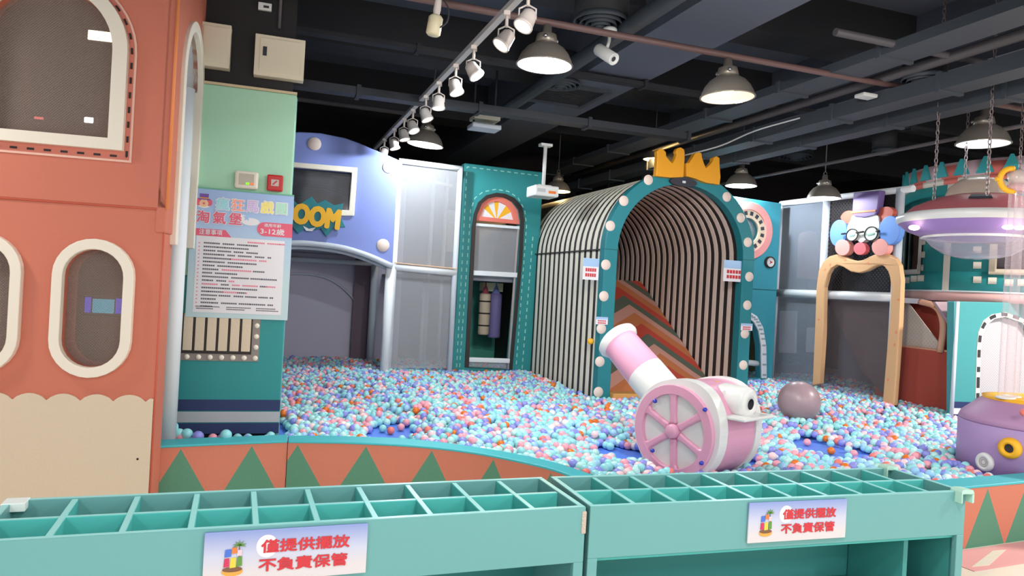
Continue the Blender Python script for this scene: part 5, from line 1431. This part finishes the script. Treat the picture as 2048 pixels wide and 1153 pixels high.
def wframe(a, b, m):
    e = .045 / TR * (1 if b > a else -1)
    curved('window_frame', a - e * .3, a + e, wz0, wz1, TR - .03, TR + .03, m, 3)
    curved('window_frame', b - e, b + e * .3, wz0, wz1, TR - .03, TR + .03, m, 3)
    curved('window_frame', a - e * .3, b + e * .3, wz0 - .03, wz0 + .03, TR - .03, TR + .03, m, 12)
    curved('window_frame', a - e * .3, b + e * .3, wz1 - .03, wz1 + .03, TR - .03, TR + .03, m, 12)
wframe(w1a, w1b, M_WFRAME); wframe(w2a, w2b, M_CREAM)
curved('window_net', w2a, w2b, wz0, wz1, TR - .045, TR - .042, net('dim_window_net', (110, 104, 110), .6, .04, .2), 12)
mb = MB(); mb.lathe([(TR - .5, zl1 + .02), (TR - .5, ztop)], seg=32, a0=aL, a1=aR); mb.build('inner_wall', mat('dim_mauve_vinyl', (112, 92, 106), .6), TW.o)
# brick print: small cream blocks
mbk = []
def brick(px, py, w=15, h=14):
    a, z = twz(px, py); a = norm(a)
    d = TR * 1.0; r_ = 9.0 - 1.2
    aw = w / F_PX * r_ / TR; hh = h / F_PX * r_
    foreshort = max(.35, math.cos(a - base_a))
    aw = aw / foreshort
    curved('cream_brick', a - aw / 2, a + aw / 2, z - hh / 2, z + hh / 2, TR - .01, TR + .006, M_IVORY, 3)
for px, py in [(1845, 484), (1844, 510), (1841, 536), (1842, 557), (1828, 558), (1814, 561), (1955, 500), (1955, 531), (1955, 560), (1985, 562), (2018, 566), (2044, 566)]: brick(px, py)
# vertical strips
for px in (1886, ):
    a, _ = twz(1893, 560); a = norm(a); curved('white_strip', a - .03, a + .03, zl1, wz1 + .0, TR - .01, TR + .012, M_IVORY, 3)
    a, _ = twz(1904, 360); a = norm(a); curved('white_strip', a - .03, a + .03, wz1, ztop, TR - .01, TR + .012, M_IVORY, 3)
# ledge
curved('pink_ledge', aL, aR, zl1 - .1, zl1, TR - .2, TR + .05, mat('blush_ledge', (226, 180, 176), .5), 40)
curved('white_ledge_edge', aL, aR, zl1, zl1 + .02, TR - .06, TR + .055, M_WHITE, 40)
# crown ring with triangles
zc = twz(2048, 352)[1]; hc = twz(2048, 312)[1] - zc
curved('crown_ring', aL, aR, zc, zc + hc, TR - .03, TR + .01, mat('blush_print', (238, 196, 188), .5), 40)
curved('crown_rim', aL, aR, zc - .03, zc + .035, TR - .035, TR + .02, M_IVORY, 40)
NT = 16; da = (aR - aL) / NT
for i in range(NT):
    a = aL + da * (i + .5)
    if i % 2 == 0:
        curved('coral_patch', a - da * .5, a + da * .5, zc + .03, zc + hc - .03, TR, TR + .014, mat('coral_print', (226, 120, 108), .5), 4)
        curved('coral_patch', a - da * .35, a + da * .35, zc - .03, zc + .035, TR, TR + .023, mat('coral_print', (226, 120, 108), .5), 4)
    a2 = aL + da * i
    v = []
    for (aa, zz) in ((a2 - da * .36, zc + .06), (a2 + da * .36, zc + .06), (a2 + da * .06, zc + hc * 1.12), (a2 - da * .06, zc + hc * 1.12)):
        for r_ in (TR + .012, TR + .035): v.append((r_ * math.cos(aa), r_ * math.sin(aa), zz))
    mb = MB(); mb.add(v, [(1, 3, 5, 7), (6, 4, 2, 0), (0, 2, 3, 1), (2, 4, 5, 3), (4, 6, 7, 5), (6, 0, 1, 7)]); mb.build('teal_triangle', mat('turquoise_print', (58, 172, 176), .5), TW.o)
# lower wall beneath the ledge: flat teal panel with arched window
WP = Place('tower_base_panel', 'teal padded panel under the round tower with checker-edged arch window and navy stripes', 'play panel', at(1906, 835, 7.8), YAW - .15, z0=.3)
lz = WP.loc(1906, 603)[1]
wo_ = WP.locs([(1950, 797), (1953, 700), (1956, 665), (1966, 642), (1984, 629), (2010, 625), (2050, 640), (2075, 670), (2080, 800)])
wi_ = WP.locs([(1958, 796), (1961, 700), (1965, 668), (1973, 650), (1988, 638), (2010, 634), (2044, 646), (2066, 674), (2071, 798)])
mb = MB(); mb.prism([WP.locs([(1906, 850), (1908, 603), (2300, 612), (2300, 900)]), wi_], 0, .1); mb.build('front_panel', mat('soft_teal_vinyl', (70, 150, 152), .5), WP.o, bevel=.01)
ring = [Vector(((a[0] + b[0]) / 2, -.008, (a[1] + b[1]) / 2)) for a, b in zip(wo_, wi_)]
ring = smooth_line(ring, 10)
mb = MB(); mb.prism([wo_ + wi_[::-1]], -.008, 0); mb.build('window_trim', M_IVORY, WP.o)
mb = MB(); acc = 0
L = 0; step = .075
for i in range(len(ring) - 1):
    L += (ring[i + 1] - ring[i]).length
    if int(L / step) % 2 == 0: mb.obox(ring[i], ring[i + 1], .036, .008, up=(0, 1, 0))
mb.build('checker_trim', M_INK, WP.o)
mb = MB(); mb.prism([wi_], .06, .064); mb.build('window_net', net('white_curtain_net', (206, 200, 204), .75, .03, .2), WP.o)
mb = MB(); mb.prism([WP.locs([(1930, 605), (2250, 612), (2250, 900), (1930, 850)], .8)], .8, .85); mb.build('inner_back_panel', mat('grey_inner_vinyl', (150, 147, 152), .7), WP.o)
for k, (a, b, m) in enumerate([(804, 817, M_NAVY), (817, 829, M_PAPER), (829, 839, M_NAVY)]):
    mb = MB(); z1_, z0_ = WP.loc(1915, a)[1], WP.loc(1915, b)[1]; mb.box(.0, 2.0, -.004, 0, z0_, z1_); mb.build('stripe', m, WP.o)
mb = MB(); mb.tube([(-.02, .0, -.2), (-.02, .0, lz)], .02, 10); mb.build('corner_post', M_GREYW, WP.o)
mb = MB(); mb.prism([WP.locs([(1870, 604), (1908, 604), (1908, 660), (1895, 640)], .25)], .25, .3); mb.build('pale_gusset', mat('dusty_mauve_vinyl', (190, 160, 170), .6), WP.o)

# ------------------------------------------------------------------ flying saucer on chains
UD = 6.7
c = at(1958, 440, UD)
UF = Place('flying_saucer', 'lilac and red toy flying saucer with clear bowl hung on chains at the right', 'saucer', c, 0)
UR = 148 / F_PX * UD
mb = MB(); mb.lathe([(UR * .98, .0), (UR * .8, .11), (UR * .55, .185), (UR * .36, .215), (0, .225)], seg=48); mb.build('upper_shell', mat('dull_red_fibreglass', (188, 104, 110), .35), UF.o)
mb = MB(); mb.lathe([(UR * .97, -.05), (UR, -.02), (UR, .012), (UR * .95, .035)], seg=48); mb.build('white_rim', M_GLOSSW, UF.o)
mb = MB(); mb.lathe([(UR * .98, -.04), (UR * .86, -.11), (UR * .7, -.155), (UR * .6, -.17), (0, -.175)], seg=48); mb.build('lower_shell', mat('lilac_fibreglass', (160, 130, 196), .35), UF.o)
mb = MB(); mb.lathe([(UR * .66, -.16), (UR * .69, -.175), (UR * .66, -.185)], seg=48); mb.build('bowl_ring', M_GLOSSW, UF.o)
mb = MB(); mb.lathe([(UR * .64, -.175), (UR * .55, -.25), (UR * .4, -.32), (UR * .2, -.355), (0, -.36)], seg=40); mb.build('clear_bowl', clear('clear_bowl', (226, 220, 232), .18, .08), UF.o)
mb = MB(); mb.lathe([(UR * .42, .21), (UR * .38, .29), (UR * .26, .36), (0, .39)], seg=40); mb.build('dome', clear('cloudy_dome', (206, 186, 170), .6, .2), UF.o)
mb = MB(); mb.lathe([(UR * .76, .128), (UR * .76, .134), (UR * .6, .182), (UR * .6, .176)], seg=8, a0=math.radians(-132), a1=math.radians(-112)); mb.build('dark_hatch', M_INK, UF.o)
for px, py in ((1881, 434), (2009, 434), (2030, 436)):
    t = UF.to(at(px, py, UD - .5))
    d_ = math.sqrt(max((UR * .83) ** 2 - t.x ** 2, .01))
    mb = MB(); mb.ball((t.x, -d_, -.115), .045, 14, sc=(1.1, .7, .55)); mb.build('lamp', glow('saucer_lamp', (255, 232, 206), 6), UF.o)
    l = bpy.data.lights.new('saucer_light', 'POINT'); l.energy = .5; l.color = (1, .85, .7); l.shadow_soft_size = .04
    o = bpy.data.objects.new('saucer_light', l); col.objects.link(o); o.parent = UF.o; o.location = (t.x * 1.08, -d_ * 1.1, -.16)
def chain(px, pyb, depth, label):
    p = at(px, pyb, depth)
    root = MB(); top = ZC - .02
    n = int((top - p.z) / .042)
    for i in range(n):
        z = i * .042; a = PI / 2 * (i % 2)
        pts = []
        for k in range(10):
            t = 2 * PI * k / 10; r = .013 * math.cos(t); h = .027 * math.sin(t)
            pts.append((r * math.cos(a), r * math.sin(a), z + h))
        root.tube(pts, .0045, 5, closed=True)
    o = root.build('hanging_chain', mat('chain_steel', (150, 136, 136), .4, metal=.5)); o.location = p
    tag(o, label, 'chain', 'chains of the flying saucer')
chain(1868, 396, UD - .1, 'leftmost steel chain holding the flying saucer')
chain(1928, 385, UD + .45, 'steel chain behind the flying saucer dome, second from the left')
chain(1974, 385, UD - .6, 'steel chain in front of the pendant lamp above the saucer')
chain(2037, 385, UD + .3, 'rightmost steel chain above the flying saucer')

# ------------------------------------------------------------------ lilac console with clear tubes
CD_ = 5.55
c = at(2074, 960, CD_); CR_ = 141 / F_PX * CD_
CN = Place('lilac_console', 'round lilac padded console with yellow porthole and white vent at the right', 'console', c, 0, z0=.27)
def cz_(px, py): return CN.to(at(px, py, CD_ - CR_ * .55)).z
zsm = CN.to(at(1925, 842, CD_)).z; ztp = CN.to(at(1975, 797, CD_)).z
mb = MB(); mb.lathe([(0, -.005), (CR_, -.005), (CR_ * 1.0, zsm - .006), (CR_ * .985, zsm), (0, zsm)], seg=48); mb.build('lower_drum', M_LILAC, CN.o)
mb = MB(); mb.lathe([(CR_ * .985, zsm + .002), (CR_, zsm + .01), (CR_ * .97, zsm + .05), (CR_ * .72, ztp - .01), (CR_ * .68, ztp), (0, ztp)], seg=48); mb.build('upper_cone', mat('mauve_vinyl', (176, 134, 172), .5), CN.o)
mb = MB(); mb.lathe([(CR_ * .70, ztp - .012), (CR_ * .72, ztp + .012), (CR_ * .55, ztp + .02), (0, ztp + .02)], seg=40); mb.build('yellow_ring', M_YELLOW, CN.o)
def on_drum(px, py):
    d = ray(px, py); ox, oy = -CN.p.x, -CN.p.y
    A = d.x ** 2 + d.y ** 2; B = ox * d.x + oy * d.y; C = ox * ox + oy * oy - CR_ ** 2
    t = (-B - math.sqrt(max(B * B - A * C, 0))) / A
    q = CN.to(CAM + d * t); n = Vector((q.x, q.y, 0)).normalized(); return q, n
q, n = on_drum(2021, 897)
mb = MB(); mb.lathe([(.03, .02), (.034, .045), (.05, .05), (.072, .03), (.076, .0), (.07, -.01)], c=q, axis=n, seg=32); ph_ = mb.build('porthole_ring', M_YELLOW, CN.o)
mb = MB(); mb.lathe([(0, .022), (.036, .024)], c=q, axis=n, seg=24); mb.build('porthole_hole', M_INK, ph_)
q, n = on_drum(1970, 925)
mb = MB(); mb.lathe([(.0, .012), (.01, .016), (.018, .01), (.027, .018), (.035, .012), (.042, .022), (.05, .022), (.066, .016), (.07, .0), (.068, -.02)], c=q, axis=n, seg=32); vt = mb.build('round_vent', M_GLOSSW, CN.o)
mb = MB(); mb.lathe([(.018, .0185), (.022, .0185)], c=q, axis=n, seg=20); mb.lathe([(.03, .0195), (.034, .0195)], c=q, axis=n, seg=24); mb.build('vent_slot', mat('vent_grey', (150, 142, 140), .5), vt)
q, n = on_drum(2046, 826)
mb = MB(); mb.ball((q.x * .97, q.y * .97, q.z), .025, 12); mb.build('orange_knob', mat('coral_print', (226, 120, 108), .5), CN.o)
KEEPOUT.append(('circle', CN.p.x, CN.p.y, CR_ + .02)); KEEPOUT.append(('circle', CN.p.x - .1, CN.p.y - .25, CR_ - .02)); KEEPOUT.append(('circle', CN.p.x + .3, CN.p.y - .3, CR_))
# bundle of clear tubes rising from the console
for k, (px, r_) in enumerate([(2006, .052), (2034, .05), (2062, .05), (2094, .05)]):
    b_ = at(px, 795, CD_ - .05); b_ = Vector((b_.x, b_.y + (.06 if k % 2 else -.03), CN.p.z + ztp + .015))
    T_ = Place('clear_tube', ['leftmost clear upright tube with yellow ball catcher above the lilac console', 'second clear upright tube from the left above the lilac console', 'third clear upright tube above the lilac console at the photo edge', 'clear upright tube just outside the photo edge above the lilac console'][k], 'tube', b_, 0, 'clear tubes of the lilac console')
    zt2 = at(px, 372, CD_).z - b_.z
    mb = MB(); mb.lathe([(r_, 0), (r_, zt2)], seg=24); mb.build('tube_wall', clear('clear_tube', (238, 214, 220), .1, .08), T_.o)
    mb = MB(); mb.lathe([(r_ - .002, -.002), (r_ + .014, -.002), (r_ + .014, .012), (r_ - .002, .012), (r_ - .002, -.002)], seg=24); mb.build('base_ring', M_GLOSSW, T_.o)
    mb = MB(); mb.lathe([(r_ + .002, zt2 - .05), (r_ + .012, zt2 - .05), (r_ + .012, zt2), (r_ + .002, zt2)], seg=24); mb.build('top_clamp', clear('rose_clear', (240, 190, 196), .5), T_.o)
    if k == 0:
        mb = MB(); mb.tube([(-.06 + .085 * math.cos(t), -.02, zt2 + .03 + .085 * math.sin(t)) for t in [PI * .45 + PI * 1.15 * i / 12 for i in range(13)]], [.02] * 13, 10); mb.build('yellow_catcher', M_YELLOW, T_.o)
        mb = MB(); mb.tube([(-.15, -.02, zt2 + .03), (-.175, -.02, zt2 + .03)], .016, 8); mb.build('yellow_nub', M_YELLOW, T_.o)
    mb = MB(); mb.ball((0, 0, zt2 + .05), r_ * 1.25, 16); mb.build('cloudy_elbow', clear('cloudy_clear', (226, 206, 202), .55, .2), T_.o)

# ------------------------------------------------------------------ pink toy cannon
KD = 4.95
wc = at(1353, 862, KD)
CANA = 0.838                                        # heading of the wheel axle
ax = Vector((math.sin(CANA), math.cos(CANA), 0)); fw = Vector((-math.cos(CANA), math.sin(CANA), 0))
# thing frame: local x runs along the shot, y along the axle (away from the viewer), z up
KN = Place('toy_cannon', 'big pink and white toy cannon with spoked wheel in the ball pit', 'cannon', wc, 0, z0=.27)
KN.o.rotation_euler = (0, 0, math.atan2(ax.y, ax.x) - PI / 2)
hz = wc.z - .27                                     # wheel centre height
RDm = .33; DW = .50
def drum(y0, y1, r, hump=1.0, n=88):
    """side outline of the carriage: round with a flatter raised back; local x<0 is the rear"""
    pts = []
    for i in range(n):
        a = 2 * PI * i / n; x = r * math.cos(a); z = r * math.sin(a)
        if math.sin(a) > 0 and math.cos(a) < .25:
            k = min(1, (0.25 - math.cos(a)) / .9); z = z + r * .1 * k * math.sin(a) * hump; x = x - r * .10 * k * math.sin(a) * hump
        pts.append((x, hz + z))
    return pts
# local +x points along the shot direction after the turn: check sign with fw
lx = Vector((math.cos(KN.o.rotation_euler.z), math.sin(KN.o.rotation_euler.z), 0))
SX = 1 if lx.dot(fw) > 0 else -1
def flip(pts): return [(SX * a, b) for a, b in pts]
mb = MB(); mb.prism([flip(drum(0, 0, RDm))], .06, DW - .06); mb.build('carriage_drum', M_PINK, KN.o, bevel=.01)
for y0, y1 in ((-.02, .075), (DW - .075, DW)):
    mb = MB(); mb.prism([flip(drum(0, 0, RDm + .012))], y0, y1); mb.build('white_side_band', M_GLOSSW, KN.o, bevel=.028, segs=4)
mb = MB(); mb.box(-.16, .16, .05, DW - .05, -.0, hz - RDm + .1); mb.build('foot_block', M_PINK, KN.o, bevel=.02)
# wheel: pink rim, six spokes, hub
R1_ = RDm - .02
mb = MB(); mb.prism([ellipse(0, hz, R1_, R1_, 48), ellipse(0, hz, R1_ - .062, R1_ - .062, 48)], -.055, -.01); whl = mb.build('wheel_rim', M_PINK, KN.o, bevel=.018, segs=3)
for i in range(6):
    a = PI / 2 + .06 + i * PI / 3; d = Vector((math.cos(a), 0, math.sin(a)))
    c0 = Vector((0, -.03, hz))
    w_ = [(.05, .028), (.10, .022), (R1_ - .09, .024), (R1_ - .05, .042)]
    s_ = Vector((-d.z, 0, d.x)); v = []
    for t_, h_ in w_:
        for sg in (-1, 1): v.append(((c0 + d * t_ + s_ * sg * h_).x, (c0 + d * t_ + s_ * sg * h_).z))
    outl = [v[0], v[2], v[4], v[6], v[7], v[5], v[3], v[1]]
    mb = MB(); mb.prism([outl], -.05, -.012); mb.build('spoke', M_PINK, KN.o, bevel=.014, segs=3)
mb = MB(); mb.lathe([(0, .066), (.035, .064), (.046, .055), (.052, .02), (.055, -.0)], c=(0, -.012, hz), axis=(0, -1, 0), seg=28); mb.build('hub', M_PINK, KN.o)
for px, py in ((1310, 803), (1410, 820), (1305, 902), (1403, 927)):
    dd = ray(px, py); n_ = ax; t = (wc - ax * .06 - CAM).dot(n_) / dd.dot(n_); q = CAM + dd * t - KN.p
    xl = q.dot(lx); zl_ = q.z
    mb = MB(); mb.lathe([(0, .024), (.010, .02), (.014, .01), (.014, 0)], c=(xl, -.054, zl_), axis=(0, -1, 0), seg=14); mb.build('blue_knob', mat('royal_blue_plastic', (40, 60, 180), .25, spec=.6), KN.o)
# barrel
el = math.radians(38)
bd = Vector((SX * math.cos(el), 0, math.sin(el))); b0 = Vector((.13 * SX, DW / 2, hz + .05))
mb = MB(); mb.lathe([(0, .0), (.152, .0), (.15, .2), (.148, .445)], c=b0, axis=bd, seg=36); mb.build('barrel_base', M_GLOSSW, KN.o)
mb = MB(); mb.lathe([(.147, .445), (.138, .76)], c=b0, axis=bd, seg=36); mb.build('barrel', M_PINK, KN.o)
mb = MB(); mb.lathe([(.13, .755), (.158, .765), (.168, .785), (.165, .81), (.148, .825), (.12, .828), (.115, .80), (.1, .6), (0, .6)], c=b0, axis=bd, seg=36); mb.build('muzzle_ring', M_GLOSSW, KN.o)
# breech tube and ledge at the back
rdv = Vector((-SX, 0, -.06)).normalized(); r0 = Vector((-SX * .16, DW * .5, hz + .235))
mb = MB(); mb.lathe([(.09, 0), (.105, .03), (.108, .20), (.1, .225), (.075, .236), (.036, .233), (.034, .19), (.03, .1), (0, .1)], c=r0, axis=rdv, seg=32)
br_ = mb.build('breech_tube', M_GLOSSW, KN.o)
mb = MB(); mb.lathe([(.036, .2345), (.034, .226), (.03, .2), (0, .19)], c=r0, axis=rdv, seg=24); mb.build('bore_shade', M_INK, br_)  # black lining puts the shade inside the hole into its colour
mb = MB(); mb.box(min(-SX * .3, -SX * .46), max(-SX * .3, -SX * .46), .07, DW - .05, hz + .125, hz + .15); mb.build('rear_ledge', M_GLOSSW, KN.o, bevel=.012)
mb = MB(); mb.prism([ellipse(-SX * .2, 0, .02, .012, 12)], 0, .002)
mb.v = [Vector((p.x, DW * .28 + p.z, hz + .352 + p.y)) for p in mb.v]; mb.build('yellow_sticker', M_YELLOW, KN.o)
cc = KN.p + ax * (DW / 2)
KEEPOUT.append(('circle', cc.x, cc.y, .27)); KEEPOUT.append(('circle', (KN.p + ax * .05).x, (KN.p + ax * .05).y, .2)); KEEPOUT.append(('circle', (KN.p + ax * .45).x, (KN.p + ax * .45).y, .2))

# ------------------------------------------------------------------ grey exercise ball
c = at(1598, 804, 7.2)
mb = MB(); mb.ball((0, 0, 0), .2, 40); o = mb.build('exercise_ball', mat('mauve_grey_rubber', (160, 136, 142), .35, spec=.5)); o.location = c
tag(o, 'large mauve grey exercise ball lying in the ball pit', 'exercise ball')
KEEPOUT.append(('circle', c.x, c.y, .13))

# ------------------------------------------------------------------ the balls
BR = .0325
def make_balls():
    pit2 = [(p.x, p.y) for p in PIT]
    xs, ys = [], []
    sp = .0605
    gx = np.arange(-3.8, 7.0, sp); gy = np.arange(3.6, 11.6, sp * .866)
    X, Y = np.meshgrid(gx, gy); X = X + (np.arange(len(gy)) % 2)[:, None] * sp / 2
    X = X.ravel() + rng.normal(0, .008, X.size); Y = Y.ravel() + rng.normal(0, .008, Y.size)
    def ok(X, Y):
        k = inside(X, Y, pit2)
        k &= seg_dist(X, Y, [(p.x, p.y) for p in KB2], False) > .035
        for q in KEEPOUT:
            if q[0] == 'circle': k &= np.hypot(X - q[1], Y - q[2]) > q[3]
            else:
                P = q[1]; lx_ = (X - P.p.x) * P.u.x + (Y - P.p.y) * P.u.y; ly = (X - P.p.x) * P.n.x + (Y - P.p.y) * P.n.y
                k &= ~((lx_ > q[2] - .03) & (lx_ < q[3] + .03) & (ly > q[4] - .03) & (ly < q[5] + .03))
        # within what the camera, or one a step aside, can see
        px = 1024 + F_PX * X / Y
        k &= (px > 150) & (px < 2350) & (Y > 3.4)
        return k
    def bare(X, Y, f=1.0):
        b = np.zeros(len(X), bool)
        for c, rx, ry in PATCH: b |= ((X - c.x) / rx / f) ** 2 + ((Y - c.y) / ry / f) ** 2 < 1 + .35 * np.sin(X * 31 + Y * 17)
        return b
    k = ok(X, Y); X, Y = X[k], Y[k]
    bb = bare(X, Y)
    keep = (~bb) | (rng.random(len(X)) < .05)
    X, Y, bb = X[keep], Y[keep], bb[keep]
    lv = level(X, Y)
    Z = np.where(bb, MATZ + BR, np.maximum(MATZ + BR, lv - BR + rng.normal(0, .010, len(X))))
    # second layer riding on the first
    X2 = X + sp / 2 + rng.normal(0, .01, len(X)); Y2 = Y + sp * .29 + rng.normal(0, .01, len(X))
    k2 = (rng.random(len(X)) < .72) & ok(X2, Y2) & ~bare(X2, Y2, 1.5)
    X2, Y2 = X2[k2], Y2[k2]; Z2 = np.maximum(MATZ + BR, level(X2, Y2) - BR) + .046 + rng.normal(0, .006, len(X2))
    X = np.concatenate([X, X2]); Y = np.concatenate([Y, Y2]); Z = np.concatenate([Z, Z2])
    R_ = BR * (1 + .0 * X)
    C = np.searchsorted(cum, rng.random(len(X)) * cum[-1])
    return X, Y, Z, R_, np.minimum(C, len(BALLC) - 1)
X, Y, Z, RR, C = make_balls()
# a few balls on the kerb side of the pillar
ex = [(345, 855, 0), (343, 868, 0), (358, 869, 0), (374, 869, 0), (362, 874, 4), (396, 874, 2), (452, 871, 0)]
for px, py, ci in ex:
    q = at(px, py, 4.92); X = np.append(X, q.x); Y = np.append(Y, q.y); Z = np.append(Z, max(q.z, MATZ + BR)); RR = np.append(RR, .038); C = np.append(C, ci)
def ico(n):
    bm = bmesh.new(); bmesh.ops.create_icosphere(bm, subdivisions=n, radius=1)
    v = np.array([tuple(p.co) for p in bm.verts]); f = np.array([[q.index for q in t.verts] for t in bm.faces]); bm.free(); return v, f
# the 300 that show largest: nearest, in the frame, above the racks and not behind the cannon
d0 = np.stack([X, Y, Z - CAM_H], 1)
xr_ = d0 @ np.array(RX); yu = d0 @ np.array(UP)
PX = 1024 + F_PX * xr_ / Y; PY = 576.5 - F_PX * yu / Y
edge = np.where(PX < 1085, 996 - .0435 * PX, 972 - .0208 * PX) - 4
vis = (PX > 565) & (PX < 1915) & (PY < edge) & ~((PX > 1275) & (PX < 1535) & (PY > 745))
# only those not covered by nearer ones: near the top of the heap
top = Z > np.maximum(MATZ + BR, level(X, Y) - BR) - .012
order = np.argsort(np.where(vis & top, Y, 99))
near = np.zeros(len(X), bool); near[order[:300 - len(ex)]] = True; near[-len(ex):] = True
LBL = {}
v2, f2 = ico(3)
pm = {}
for i in np.nonzero(near)[0]:
    ci = int(C[i])
    if ci not in pm:
        me = bpy.data.meshes.new('play_ball'); me.from_pydata([tuple(p * BR) for p in v2], [], [tuple(map(int, t)) for t in f2])
        me.polygons.foreach_set('use_smooth', [True] * len(me.polygons)); me.materials.append(BALLM[ci]); pm[ci] = me
    o = bpy.data.objects.new('play_ball', pm[ci]); o.location = (X[i], Y[i], Z[i]); s_ = float(RR[i] / BR); o.scale = (s_, s_, s_)
    col.objects.link(o)
    tag(o, 'small glossy %s plastic ball at the front of the ball pit' % BALLN[ci], 'ball', 'play balls along the front of the pit')
rest = np.nonzero(~near)[0]
def mass(idx, n):
    v, f = ico(n); nv = len(v)
    P = np.stack([X[idx], Y[idx], Z[idx]], 1)
    V = (v[None] * RR[idx][:, None, None] + P[:, None, :]).reshape(-1, 3)
    Fc = (f[None] + (np.arange(len(idx)) * nv)[:, None, None]).reshape(-1, 3)
    return V, Fc, np.repeat(C[idx], len(f))
fa = rest[Y[rest] > 7.3]; ne = rest[Y[rest] <= 7.3]
V1, F1, M1 = mass(ne, 2); V2, F2, M2 = mass(fa, 1)
V = np.concatenate([V1, V2]); Fq = np.concatenate([F1, F2 + len(V1)]); Mi = np.concatenate([M1, M2]).astype(np.int32)
me = bpy.data.meshes.new('ball_bed')
me.vertices.add(len(V)); me.vertices.foreach_set('co', V.astype(np.float32).ravel())
me.loops.add(len(Fq) * 3); me.loops.foreach_set('vertex_index', Fq.astype(np.int32).ravel())
me.polygons.add(len(Fq)); me.polygons.foreach_set('loop_start', np.arange(0, len(Fq) * 3, 3, dtype=np.int32))
for m in BALLM: me.materials.append(m)
me.polygons.foreach_set('material_index', Mi); me.polygons.foreach_set('use_smooth', np.ones(len(Fq), bool))
me.update(calc_edges=True)
o = bpy.data.objects.new('ball_bed', me); col.objects.link(o)
tag(o, 'deep bed of pastel plastic balls filling the pit', 'ball bed', kind='stuff')
print('BALLS', len(X), len(Fq))
